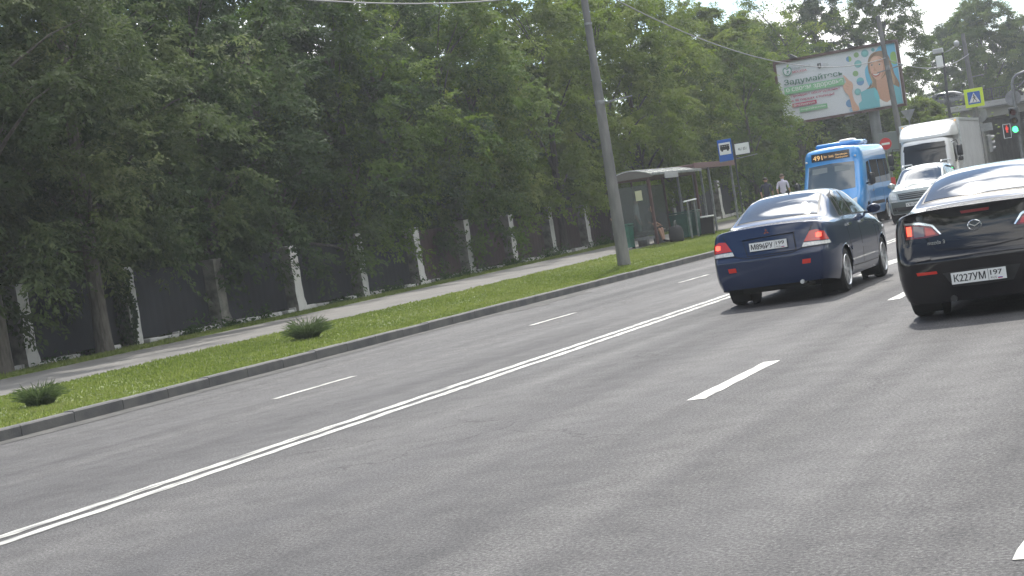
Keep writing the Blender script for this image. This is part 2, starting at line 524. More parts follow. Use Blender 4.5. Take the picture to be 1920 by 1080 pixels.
def leaves_to_mesh(name, pos, d, nrm, ln, wd, tone, mat):
    """pos, d, nrm: (n,3) leaf base, direction, normal; two folded triangles per side -> 2 tris each"""
    n = len(pos)
    d = d / np.linalg.norm(d, axis=1, keepdims=True)
    s = np.cross(d, nrm); s /= (np.linalg.norm(s, axis=1, keepdims=True) + 1e-9)
    up = np.cross(s, d)
    ln = ln[:, None]; wd = wd[:, None]
    V = np.empty((n, 4, 3), np.float32)
    V[:, 0] = pos
    V[:, 1] = pos + d * ln * .45 + s * wd * .5 + up * wd * .16
    V[:, 2] = pos + d * ln - up * ln * .10
    V[:, 3] = pos + d * ln * .45 - s * wd * .5 + up * wd * .16
    me = bpy.data.meshes.new(name)
    me.vertices.add(n * 4)
    me.vertices.foreach_set('co', V.reshape(-1))
    base = np.arange(n)[:, None] * 4
    tri = (base + np.array([0, 1, 2, 0, 2, 3])[None]).reshape(-1).astype(np.int32)
    me.loops.add(len(tri)); me.loops.foreach_set('vertex_index', tri)
    me.polygons.add(2 * n)
    me.polygons.foreach_set('loop_start', np.arange(0, 6 * n, 3, dtype=np.int32))
    try:
        me.polygons.foreach_set('loop_total', np.full(2 * n, 3, np.int32))
    except Exception:
        pass
    a = me.attributes.new('tone', 'FLOAT', 'FACE')
    a.data.foreach_set('value', np.repeat(tone, 2).astype(np.float32))
    me.materials.append(mat)
    me.update(calc_edges=True)
    return me

def unit(v): return v / (np.linalg.norm(v, axis=-1, keepdims=True) + 1e-9)

def crown(name, seed, zlo, zhi, R, nclus, mat, twigs=7, lpt=30, leaf=.13, reach=.95, wide=.62, lowbias=1.0):
    g = np.random.default_rng(seed)
    ph = g.uniform(0, 2 * pi, 4)
    cs = []
    while len(cs) < nclus:
        t = g.random() ** lowbias
        az = g.uniform(0, 2 * pi)
        prof = max(.12, sin(pi * (t * .86 + .12)) ** .55)
        lob = 1 + .17 * sin(3 * az + ph[0] + 5 * t) + .13 * sin(5 * az + ph[1] - 9 * t) + .10 * sin(13 * t + ph[2])
        rr = R * prof * lob * (g.random() ** .45) * .98
        cs.append((rr * cos(az), rr * sin(az), zlo + t * (zhi - zlo)))
    cs = np.array(cs)
    # a few drooping skirts at the bottom
    out = unit(cs * np.array([1, 1, .25]) - np.array([0, 0, .25 * (zlo + zhi) / 2]))
    ctone = g.normal(.5, .20, nclus)
    nt_ = nclus * twigs
    ci = np.repeat(np.arange(nclus), twigs)
    td = unit(out[ci] * .9 + g.normal(0, .62, (nt_, 3)) + np.array([0, 0, .12]))
    tl = reach * g.uniform(.65, 1.25, nt_)
    ts = cs[ci] - td * .25 + g.normal(0, .16, (nt_, 3))
    n = nt_ * lpt
    ti = np.repeat(np.arange(nt_), lpt)
    u = g.random(n) ** .8
    p = ts[ti] + td[ti] * (tl[ti] * u)[:, None]
    p[:, 2] -= .38 * tl[ti] * u * u
    side = unit(np.cross(td[ti], np.array([0, 0, 1.])) + 1e-4)
    sg = g.choice([-1., 1.], n)
    p += side * (sg * g.uniform(.0, .16, n))[:, None] + g.normal(0, .035, (n, 3))
    d = unit(td[ti] * .6 + side * sg[:, None] * g.uniform(.3, 1., n)[:, None] + np.array([0, 0, -.35]) + g.normal(0, .32, (n, 3)))
    nr = unit(np.array([0, 0, 1.]) + out[ci[ti]] * .75 + g.normal(0, .27, (n, 3)))
    ln = leaf * g.uniform(.7, 1.25, n)
    tone = np.clip(ctone[ci[ti]] + g.normal(0, .08, n), 0, 1)
    return leaves_to_mesh(name, p, d, nr, ln, ln * wide, tone, mat), cs

def trunk_mesh(name, seed, h, r, cs, mat, lean=.25, limbs=16, split=2.4):
    g = random.Random(seed)
    mb = MB()
    zt = h * .72
    lx, ly = g.uniform(-lean, lean), g.uniform(-lean, lean)
    def axis(z):
        t = z / zt
        return Vector((lx * t + .10 * sin(3.1 * t + seed), ly * t + .10 * cos(2.3 * t + seed) - .10 * cos(seed), z))
    zs = [-.35, 0, .12, .35, .8, 1.5, 2.3, 3.2, 4.4, 5.8, 7.2, zt]
    rr = [r * 1.5, r * 1.35, r * 1.18, r * 1.06, r, r * .95, r * .9, r * .8, r * .66, r * .5, r * .34, r * .1]
    keep = [(z, q) for z, q in zip(zs, rr) if z <= zt]
    mb.tube([axis(z) for z, q in keep], [q for z, q in keep], 12)
    order = list(range(len(cs))); g.shuffle(order)
    for k in order[:limbs]:
        c = Vector(cs[k])
        z0 = max(split * .8, min(zt * .92, c.z - g.uniform(.8, 2.2) - .25 * sqrt(c.x ** 2 + c.y ** 2)))
        a = axis(z0); q = r * (.16 + .30 * (1 - z0 / zt))
        m1 = a.lerp(c, .4) + Vector((0, 0, .25)); m2 = a.lerp(c, .75) + Vector((g.uniform(-.1, .1), g.uniform(-.1, .1), .22))
        mb.tube([a, m1, m2, c], [q, q * .7, q * .42, q * .15], 6)
    me_o = mb.build(name, mat, None, smooth=True, fix=False)
    me = me_o.data
    bpy.data.objects.remove(me_o, do_unlink=True)
    return me

VAR = {}
def variant(key, seed, h, zlo, R, nclus, mat, r, lpt=30, leaf=.13, limbs=16, bark=None, **kw):
    cm, cs = crown('crown', seed, zlo, h, R, nclus, LEAF[mat], lpt=lpt, leaf=leaf, **kw)
    tm = trunk_mesh('trunk', seed, h, r, cs, bark or m_barkd, limbs=limbs)
    VAR[key] = (cm, tm)
variant('linden', 11, 11.5, 1.45, 3.8, 138, 'mid', .20, lpt=40, leaf=.145)
variant('maple', 12, 12.0, 1.35, 4.1, 148, 'dark', .22, lpt=40, leaf=.16)
variant('boxelder', 13, 11.0, 2.0, 3.7, 135, 'grey', .195, lpt=40, leaf=.125, wide=.5, bark=m_bark)
variant('lime', 14, 12.0, 2.2, 3.5, 130, 'lit', .19, lpt=40, leaf=.15)
variant('elm', 15, 12.0, 1.25, 3.9, 142, 'mid', .21, lpt=40, leaf=.14)
variant('poplar', 16, 13.0, .8, 3.6, 250, 'dark', .22, lpt=44, leaf=.17, wide=.6, reach=.8)
variant('broad', 18, 11.5, .8, 4.3, 260, 'mid', .22, lpt=44, leaf=.18, wide=.65, reach=1.0)
variant('bushy', 19, 7.0, .5, 3.0, 150, 'mid', .14, lpt=30, leaf=.20, wide=.65, reach=.8, limbs=12)
variant('airy', 17, 12.5, 2.6, 3.6, 95, 'lit', .17, lpt=20, leaf=.14)

def tree(name, var, label, x, y, rz, s, leafkey=None, z=None, group=None, barkm=None, sz=1.0):
    t = thing(name, label, 'tree', (x, y, land_z(x, y) if z is None else z), rz, group)
    t.scale = (s, s, s * sz)
    for nm, me in zip(('crown', 'trunk'), VAR[var]):
        o = bpy.data.objects.new(nm, me); COL.objects.link(o); o.parent = t
        mk = LEAF[leafkey] if (nm == 'crown' and leafkey) else (barkm if nm == 'trunk' else None)
        if mk:
            o.material_slots[0].link = 'OBJECT'; o.material_slots[0].material = mk
    return t

# street-side trunks in front of the fence
tree('ash_leaved_maple', 'boxelder', 'grey-green tree with thick pale trunk standing nearest, before the first white pillar', -24.85, 29.15, .3, 1.0, barkm=m_bark)
tree('ash_leaved_maple', 'boxelder', 'grey-green tree with bare upright trunk between the first and second pillars', -25.0, 33.0, 2.5, 1.02, barkm=m_bark)
TREES = [  # x, y, variant, leaf, rz, scale, label
 (-26.9, 30.2, 'maple', 'grey', 1.2, .95, 'dull green tree behind the fence beside the first white pillar'),
 (-27.5, 36.8, 'maple', 'dark', 4.0, 1.0, 'dark leafy tree behind the fence at the ivy-covered pillar'),
 (-26.7, 40.9, 'linden', 'dark', .4, .95, 'dark tree drooping over the grey mossy pillar, third from the left'),
 (-27.3, 45.2, 'maple', 'dark', 2.2, 1.0, 'dense dark tree behind the fourth fence pillar from the left'),
 (-26.6, 49.0, 'linden', 'mid', 5.0, .95, 'broad green tree whose low boughs hide the tops of the fifth and sixth pillars'),
 (-27.5, 53.2, 'elm', 'dark', 1.7, 1.0, 'dark green tree standing behind the sixth fence pillar'),
 (-26.5, 57.0, 'elm', 'mid', 3.3, .95, 'green tree with a low bright bough before the reddish fence panels'),
 (-27.3, 61.2, 'linden', 'lit', .9, 1.0, 'tree behind the reddish fence panels to the left of the concrete pole'),
 (-25.9, 65.4, 'lime', 'lit', 2.8, 1.0, 'light green tree rising behind the concrete lamp pole'),
 (-25.5, 70.6, 'lime', 'lit', 4.4, 1.02, 'bright leafy tree rising above the bus shelter roof'),
 (-25.7, 76.0, 'linden', 'lit', 1.3, 1.0, 'dark-bottomed tree behind the bus stop sign'),
 (-26.0, 81.5, 'lime', 'lit', 5.6, 1.0, 'tree beyond the bus stop with foliage touching the billboard'),
 (-21.7, 80.8, 'elm', 'mid', 3.0, .68, 'lower tree covering the bottom left corner of the billboard'),
 (-27.0, 94.0, 'broad', 'lit', 2.0, 1.0, 'airy tree behind the top left of the billboard with sky showing through'),
 (-24.0, 101.0, 'airy', 'lit', .6, 1.12, 'airy tree above the billboard with bright gaps in its crown'),
]
for x, y, v, lf, rz, s, lab in TREES:
    tree('roadside_tree', v, lab, x, y, rz, s, lf, group='trees lining the fence')
FAR = [
 (-35, 27, 'maple', 'dark'), (-36, 34, 'elm', 'dark'), (-35, 41, 'maple', 'dark'), (-36, 48, 'linden', 'dark'), (-35, 55, 'maple', 'dark'),
 (-36, 62, 'elm', 'dark'), (-35, 69, 'maple', 'mid'), (-36, 76, 'linden', 'mid'), (-34, 83, 'elm', 'mid'), (-34.5, 91, 'linden', 'mid'),
 (-44, 30, 'elm', 'dark'), (-45, 40, 'maple', 'dark'), (-44, 50, 'linden', 'dark'), (-45, 60, 'maple', 'dark'), (-44, 70, 'elm', 'dark'), (-45, 80, 'maple', 'dark'),
 (-43, 92, 'linden', 'mid'), (-40, 104, 'elm', 'mid'),
 (-31.5, 28, 'bushy', 'dark'), (-32, 32.5, 'bushy', 'dark'), (-31.5, 37, 'bushy', 'dark'), (-32, 41.5, 'bushy', 'dark'), (-31.5, 46, 'bushy', 'dark'), (-32, 51, 'bushy', 'dark'), (-31.5, 56, 'bushy', 'dark'), (-32, 61, 'bushy', 'dark'), (-31.5, 66.5, 'bushy', 'dark'), (-32, 72, 'bushy', 'dark'), (-31.5, 78, 'bushy', 'dark'), (-32, 85, 'bushy', 'dark')]
for k, (x, y, v, lf) in enumerate(FAR):
    tree('background_tree', v, 'dark tree deep in the grove behind the front row of trees', x + random.uniform(-1, 1), y + random.uniform(-1, 1), k * 1.7, random.uniform(1.1, 1.3), lf, group='trees deep in the grove')
# beyond the billboard and the overpass
BEY = [
 (-27.5, 108, 'broad', 'mid', 'broad green tree on the embankment behind the left half of the billboard', .95, 1.2),
 (-23.0, 106, 'bushy', 'dark', 'low bushy tree beneath the billboard, behind the minibus roof', .95, .8),
 (-20.0, 107, 'bushy', 'mid', 'low bushy tree beside the billboard column', .8, .9),
 (-30.5, 100, 'broad', 'dark', 'dark broad tree left of the billboard beyond the bus stop', .9, .8),
 (-26.0, 118, 'poplar', 'dark', 'tall dark poplar standing behind the right end of the billboard', .95, 2.4),
 (-22.2, 122, 'poplar', 'mid', 'tallest poplar, between the billboard and the traffic camera mast', .86, 4.5),
 (-18.6, 146, 'broad', 'mid', 'dense green tree right behind the traffic camera mast', 0.88, 4.6),
 (-31.5, 120, 'broad', 'lit', 'green tree showing above the middle of the billboard', 1.0, 2.4),
 (-15.6, 146, 'broad', 'mid', 'green linden above the bridge to the right of the camera mast', .70, 4.6),
 (-11.6, 147, 'broad', 'lit', 'round linden above the bridge behind the pedestrian crossing sign', .66, 4.6),
 (-7.6, 148, 'broad', 'mid', 'linden above the bridge at the right edge of the picture', .66, 4.6),
 (-3.2, 147, 'broad', 'mid', 'linden above the bridge past the traffic light', .66, 4.6),
 (-22.0, 152, 'broad', 'dark', 'dark tree far behind the camera mast', .78, 4.6),
 (-13.5, 156, 'broad', 'dark', 'dark tree behind the round linden above the bridge', .66, 4.6),
]
for k, (x, y, v, lf, lab, s, z0) in enumerate(BEY):
    tree('far_tree', v, lab, x, y, k * 2.1, s, lf, z=z0, group='trees around the overpass')
tree('young_tree', 'bushy', 'small yellow-green tree beside the right edge of the billboard', -17.7, 106, 1.0, .66, 'lit', z=1.2)
tree('young_tree', 'bushy', 'small bright bush-like tree between billboard and lorry', -15.9, 100, 2.0, .52, 'lit', z=.8)

# ---------------- grass on the verge and the strip along the fence
def blades(name, n, xr, yr, h, mat, seed, ypow=1.0):
    g = np.random.default_rng(seed)
    x = g.uniform(xr[0], xr[1], n); y = yr[0] + (yr[1] - yr[0]) * g.random(n) ** ypow
    # patchy growth
    dens = .5 + .5 * np.sin(x * 2.1 + 3 * np.sin(y * .9)) * np.sin(y * 1.3 + 2 * np.sin(x * 1.7))
    hh = h * (.55 + .6 * g.random(n)) * (.7 + .6 * dens)
    z = np.array([land_z(a, b) for a, b in zip(x, y)])
    pos = np.stack([x, y, z - .01], 1)
    d = unit(np.stack([g.normal(0, .5, n), g.normal(0, .5, n), np.ones(n)], 1))
    nr = unit(g.normal(0, 1, (n, 3)) * np.array([1, 1, .1]))
    me = leaves_to_mesh(name, pos, d, nr, hh, np.full(n, .016) + g.uniform(0, .014, n), np.clip(g.normal(.45, .2, n) + .34 * (dens - .5) + .22 * np.sin(x * .7 + 1.3 * np.sin(y * .31)) * np.sin(y * .43), 0, 1), mat)
    o = bpy.data.objects.new(name, me); COL.objects.link(o)
    return tag(o, kind='stuff')
tag(blades('verge_grass', 120000, (-18.55, -13.66), (12, 62), .060, LEAF['grass'], 3, 1.25), 'bright short grass on the verge between kerb and footpath', 'grass')
tag(blades('fence_strip_grass', 38000, (-25.4, -22.85), (24, 72), .10, LEAF['grass'], 4, 1.2), 'shaded grass strip between footpath and fence', 'grass')

def clump(name, n, cx, cy, spread, h, seed, lf, label, cat='plant', flat=.5, leaf=.12, blade=False, base=0.0):
    g = np.random.default_rng(seed)
    if blade:
        a = g.uniform(0, 2 * pi, n); rr = spread * .3 * np.sqrt(g.random(n))
        segs = []
        P, D, Nn, Ln, W, T = [], [], [], [], [], []
        for k in range(n):
            o2 = np.array([rr[k] * cos(a[k]), rr[k] * sin(a[k]), 0.])
            el = g.uniform(.75, 1.55); dirv = np.array([cos(a[k]) * cos(el), sin(a[k]) * cos(el), sin(el)])
            L_ = h * g.uniform(.7, 1.2); tn = np.clip(g.normal(.45, .2), 0, 1)
            q = o2
            for s_ in range(3):
                P.append(q); D.append(dirv); Ln.append(L_ * .42); W.append(.020 * (1 - .25 * s_)); T.append(tn)
                Nn.append(np.cross(dirv, np.array([-sin(a[k]), cos(a[k]), 0])))
                q = q + dirv * L_ * .36
                dirv = unit(dirv + np.array([cos(a[k]) * .22 + g.normal(0, .2), sin(a[k]) * .22 + g.normal(0, .2), -.30]))
        me = leaves_to_mesh('foliage', np.array(P), np.array(D), np.array(Nn), np.array(Ln), np.array(W), np.array(T), LEAF[lf])
    else:
        p = g.normal(0, 1, (n, 3)) * np.array([spread, spread, h * .5]); p[:, 2] = np.abs(p[:, 2]) * (1 - .3 * g.random(n)) + .02
        d = unit(p * np.array([1, 1, .3]) + g.normal(0, .4, (n, 3))); nr = unit(np.array([0, 0, 1.]) + g.normal(0, .5, (n, 3)))
        ln = leaf * g.uniform(.6, 1.3, n)
        me = leaves_to_mesh('foliage', p, d, nr, ln, ln * .65, np.clip(g.normal(.45, .2, n), 0, 1), LEAF[lf])
    t = thing(name, label, cat, (cx, cy, land_z(cx, cy) + base))
    o = bpy.data.objects.new('foliage', me); COL.objects.link(o); o.parent = t
    return t
clump('daylily_clump', 560, -15.75, 19.15, .55, .30, 21, 'tuft', 'spiky daylily clump on the verge at the left edge of the picture', blade=True)
clump('daylily_clump', 640, -16.05, 27.15, .60, .38, 22, 'tuft', 'spiky daylily clump on the verge farther along, beneath the fourth pillar', blade=True)

# weeds along the fence foot: nobody could count them
def weeds():
    g = np.random.default_rng(8)
    P, D, Nn, Ln, T = [], [], [], [], []
    for k in range(150):
        y = g.uniform(31, 84); x = -25.35 + abs(g.normal(0, .16)) if g.random() < .62 else -26.5 - g.random() * 1.2
        if 32.2 < y < 33.8 and x > -26: continue
        n = int(g.integers(40, 130)); h = g.uniform(.12, .55) * (1 if x > -26 else 1.6)
        sp = g.uniform(.12, .32)
        p = g.normal(0, 1, (n, 3)) * np.array([sp * .55, sp, h * .45]); p[:, 2] = np.abs(p[:, 2]) + .02
        p += np.array([x, y, land_z(x, y)])
        P.append(p); D.append(unit(g.normal(0, 1, (n, 3)) + np.array([.3, 0, .1]))); Nn.append(unit(np.array([.3, 0, 1.]) + g.normal(0, .5, (n, 3))))
        Ln.append(g.uniform(.05, .13, n)); T.append(np.clip(g.normal(.4, .2, n), 0, 1))
    ln = np.concatenate(Ln)
    me = leaves_to_mesh('undergrowth', np.concatenate(P), np.concatenate(D), np.concatenate(Nn), ln, ln * .6, np.concatenate(T), LEAF['weed'])
    o = bpy.data.objects.new('undergrowth', me); COL.objects.link(o)
    tag(o, 'dark weeds growing along the foot of the pillared fence', 'weeds', kind='stuff')
weeds()


# the wood on the near side of the road and behind the camera, seen only in the cars' paint and glass
def treeline():
    g = np.random.default_rng(77)
    C_ = []
    for k in range(560):
        if k >= 360: C_.append((g.uniform(4.5, 12), g.uniform(62, 112), g.uniform(.5, 19)))
        elif k < 250: C_.append((g.uniform(10, 19), g.uniform(-50, 75), g.uniform(.5, 14)))
        else: C_.append((g.uniform(-75, 22), g.uniform(-62, -48), g.uniform(.5, 8.0)))
    C_ = np.array(C_); n = 150
    ci = np.repeat(np.arange(len(C_)), n)
    p = C_[ci] + g.normal(0, 1.15, (len(ci), 3)); p[:, 2] = np.abs(p[:, 2])
    ln = g.uniform(.35, .7, len(ci))
    me = leaves_to_mesh('treeline', p, unit(g.normal(0, 1, p.shape)), unit(np.array([0, 0, 1.]) + g.normal(0, .6, p.shape)), ln, ln * .7, np.clip(g.normal(.4, .2, len(ci)), 0, 1), LEAF['dark'])
    o = bpy.data.objects.new('treeline', me); COL.objects.link(o)
    tag(o, 'wood along the near side of the road, mirrored in the cars', 'trees', kind='stuff')
treeline()
# ------------------------------------------------------------------ fence
m_white = M('whitewash', (.40, .39, .36), .9, col2=(.58, .57, .54), scale=3.2, detail=11, lo=.28, hi=.46, bump=.5, bscale=22)
m_moss_shade = M('moss_shade_plaster', (.085, .085, .07), .95, col2=(.24, .23, .20), scale=3, detail=10, lo=.35, hi=.62, bump=.5, bscale=22)  # moss tone that also carries the painted shade of the pillar sides
m_panel = M('fence_sheet_dark', (.014, .016, .020), .85, var=.25, scale=1.2)
m_panelr = M('fence_sheet_red', (.042, .024, .022), .75, var=.25, scale=1.2)
fence = thing('pillared_fence', 'long fence of whitewashed pillars with dark panels along the footpath', 'fence', (-25.9, 31.2, 0))
def rough_pillar(w, h, seed, mats, plinth):
    g = random.Random(seed); mb = MB()
    nz = 11
    lv = []
    for k in range(nz + 1):
        z = -.15 + (h + .15) * k / nz
        grow = .035 if (plinth and z < .28) else 0
        hw = w / 2 + grow
        pts = []
        for j in range(16):
            s_ = j // 4; t = (j % 4) / 4
            c4 = [(-1, -1), (1, -1), (1, 1), (-1, 1)]
            a, b = c4[s_], c4[(s_ + 1) % 4]
            x, y = a[0] + (b[0] - a[0]) * t, a[1] + (b[1] - a[1]) * t
            if j % 4 == 0: x *= .94; y *= .94
            pts.append((x * hw + g.uniform(-.009, .009), y * hw + g.uniform(-.009, .009), z + g.uniform(-.01, .01)))
        lv.append(mb.add(pts))
    for a, b in zip(lv, lv[1:]):
        for j in range(16):
            mb.cur = 1 if (4 <= j < 8) is False and mats == 'side' else 0  # faces turned from the road get shade painted in with the moss
            mb.face([a + j, a + (j + 1) % 16, b + (j + 1) % 16, b + j])
    mb.cur = 0
    mb.face([lv[-1] + j for j in range(16)])
    return mb
ZP = 4.06
for k in range(-2, 18):
    y = 31.2 + ZP * k
    zb = land_z(-25.6, y) - 0.0
    grey = k in (2,)
    h = [1.95, 2.0, 1.9, 1.95, 2.05, 1.98, 2.0, 1.95, 2.02, 1.9][k % 10]
    p = rough_pillar(.43, h, 50 + k, 'side', k % 3 != 1).build('pillar', [m_moss_shade if grey else m_white, m_moss_shade], fence, auto=50)
    p.location = (.02, y - 31.2, zb); p.rotation_euler = (random.uniform(-.008, .008), random.uniform(-.008, .012), random.uniform(-.03, .03))
    if grey: p['label'] = 'grey mossy pillar without whitewash'
    # panel and footing of the bay that follows
    mb = MB()
    n = 24
    L0, L1 = .24, ZP - .24
    prof = [(L0 + (L1 - L0) * i / n, (.004 if i % 2 else -.004)) for i in range(n + 1)]
    z2 = land_z(-25.6, y + ZP) - zb
    a = mb.add([(-.12 + q, t, .16 + z2 * t / ZP) for t, q in prof]); b_ = mb.add([(-.12 + q, t, 1.86 + z2 * t / ZP) for t, q in prof])
    c_ = mb.add([(-.16 + q, t, .16 + z2 * t / ZP) for t, q in prof]); d_ = mb.add([(-.16 + q, t, 1.86 + z2 * t / ZP) for t, q in prof])
    for i in range(n):
        mb.face([a + i, a + i + 1, b_ + i + 1, b_ + i]); mb.face([c_ + i + 1, c_ + i, d_ + i, d_ + i + 1]); mb.face([b_ + i, b_ + i + 1, d_ + i + 1, d_ + i])
    o = mb.build('panel', m_panelr if k in (5, 6, 7, 8, 9) else m_panel, fence, fix=False)
    o.location = (0, y - 31.2, zb)
    if k in (5, 6, 7, 8, 9): o['label'] = 'reddish brown fence panel'
    mb = MB(); g = random.Random(k)
    q = .26
    while q < ZP - .3:
        w_ = g.uniform(.25, .5); w_ = min(w_, ZP - .26 - q)
        if g.random() < .8:
            mb = MB(); mb.cbox((.06 + g.uniform(-.03, .03), q + w_ / 2, .03 + z2 * q / ZP), (.24, w_ - .015, .22 + g.uniform(-.05, .05)), .02)
            o = mb.build('footing_stone', m_white, fence); o.location = (0, y - 31.2, zb)
        q += w_
# ivy on the second pillar
def ivy():
    g = np.random.default_rng(31); n = 900
    z = g.random(n) ** .8 * 1.95
    x = -25.9 + .02 + g.uniform(-.30, .26, n); y = np.full(n, 31.2 + ZP - .25) - abs(g.normal(0, .05, n))
    m_ = g.random(n) < .42
    x[m_] = -25.9 + .26 + abs(g.normal(0, .03, m_.sum())); y[m_] = 31.2 + ZP + g.uniform(-.22, -.02 , m_.sum()) - .06 * np.sin(z[m_] * 5)
    p = np.stack([x, y, z + land_z(-25.6, 35.2)], 1)
    d = unit(np.stack([g.normal(0, .5, n), g.normal(-.3, .3, n), g.normal(-.6, .4, n)], 1)); nr = unit(np.stack([g.normal(.2, .4, n), g.normal(-1, .4, n), g.normal(.3, .3, n)], 1))
    ln = g.uniform(.06, .12, n)
    me = leaves_to_mesh('ivy', p, d, nr, ln, ln * .8, np.clip(g.normal(.35, .2, n), 0, 1), LEAF['dark'])
    o = bpy.data.objects.new('ivy_plant', me); COL.objects.link(o)
    tag(o, 'dark ivy climbing the second white fence pillar from the left', 'ivy')
ivy()

# ------------------------------------------------------------------ vehicles
m_navy = M('navy_paint', (.005, .017, .055), .35, coat=1.0, spec=.12)
m_black = M('black_paint', (.005, .005, .007), .35, coat=1.0, spec=.10)
m_silver = M('silver_green_paint', (.36, .40, .39), .30, metal=.35, coat=1.0)
m_whitep = M('white_paint', (.66, .66, .64), .4, coat=.4, var=.05, scale=2)
m_bluep = M('bus_blue_paint', (.02, .25, .62), .3, coat=1.0)
m_glass = M('dark_glass', (.010, .013, .014), .03, ior=1.5, spec=.5)
m_glassr = M('rear_glass', (.014, .022, .026), .03, ior=2.0, spec=.8)
m_glassb = M('bus_glass', (.06, .085, .10), .06, ior=1.6, spec=.8)
m_rubber = M('rubber', (.016, .016, .016), .85, var=.3, scale=20)
m_plastic = M('black_plastic', (.018, .018, .019), .55, var=.15, scale=20)
m_dark = M('dark_underbody', (.010, .010, .010), .9)
m_alloy = M('alloy', (.55, .56, .57), .3, metal=.8, var=.15, scale=12)
m_chrome = M('chrome', (.75, .76, .78), .12, metal=1.0)
m_redl = M('red_lens', (.50, .022, .012), .15, coat=1.0)
m_redd = M('dark_red_lens', (.16, .010, .014), .15, coat=1.0)
m_redlit = M('lit_brake_lamp', (.8, .05, .04), .2, emit=(1.0, .09, .05), estr=1.5)
m_clear = M('clear_lens', (.55, .55, .53), .12, coat=1.0, var=.2, scale=40)
m_head = M('headlamp_lens', (.62, .65, .66), .1, coat=1.0, var=.2, scale=25)
m_plate = M('plate_white', (.68, .69, .68), .4)
m_ink = M('plate_ink', (.015, .015, .018), .5)
m_gap = M('panel_gap', (.004, .004, .005), .9)

def road_film(m, top=.8, amount=.16):
    t = m.node_tree; b = t.nodes['Principled BSDF']; L = t.links.new
    co = t.nodes.new('ShaderNodeTexCoord'); sx = t.nodes.new('ShaderNodeSeparateXYZ'); L(co.outputs['Object'], sx.inputs[0])
    n = t.nodes.new('ShaderNodeTexNoise'); n.inputs['Scale'].default_value = 5; n.inputs['Detail'].default_value = 8; L(co.outputs['Object'], n.inputs['Vector'])
    mr = t.nodes.new('ShaderNodeMapRange'); mr.inputs['From Min'].default_value = top; mr.inputs['From Max'].default_value = .15; L(sx.outputs['Z'], mr.inputs['Value'])
    mu = t.nodes.new('ShaderNodeMath'); mu.operation = 'MULTIPLY'; L(mr.outputs[0], mu.inputs[0]); L(n.outputs['Fac'], mu.inputs[1])
    m2 = t.nodes.new('ShaderNodeMath'); m2.operation = 'MULTIPLY'; m2.inputs[1].default_value = amount; L(mu.outputs[0], m2.inputs[0])
    mx_ = t.nodes.new('ShaderNodeMix'); mx_.data_type = 'RGBA'; mx_.inputs['A'].default_value = b.inputs['Base Color'].default_value; mx_.inputs['B'].default_value = (.075, .068, .06, 1)
    L(m2.outputs[0], mx_.inputs['Factor']); L(mx_.outputs['Result'], b.inputs['Base Color'])
    iv = t.nodes.new('ShaderNodeMath'); iv.operation = 'MULTIPLY_ADD'; iv.inputs[1].default_value = -1.2; iv.inputs[2].default_value = 1.0; iv.use_clamp = True
    L(m2.outputs[0], iv.inputs[0]); L(iv.outputs[0], b.inputs['Coat Weight'])
for q_ in (m_navy, m_black, m_bluep, m_silver): road_film(q_)
m_tyre_dust = m_rubber

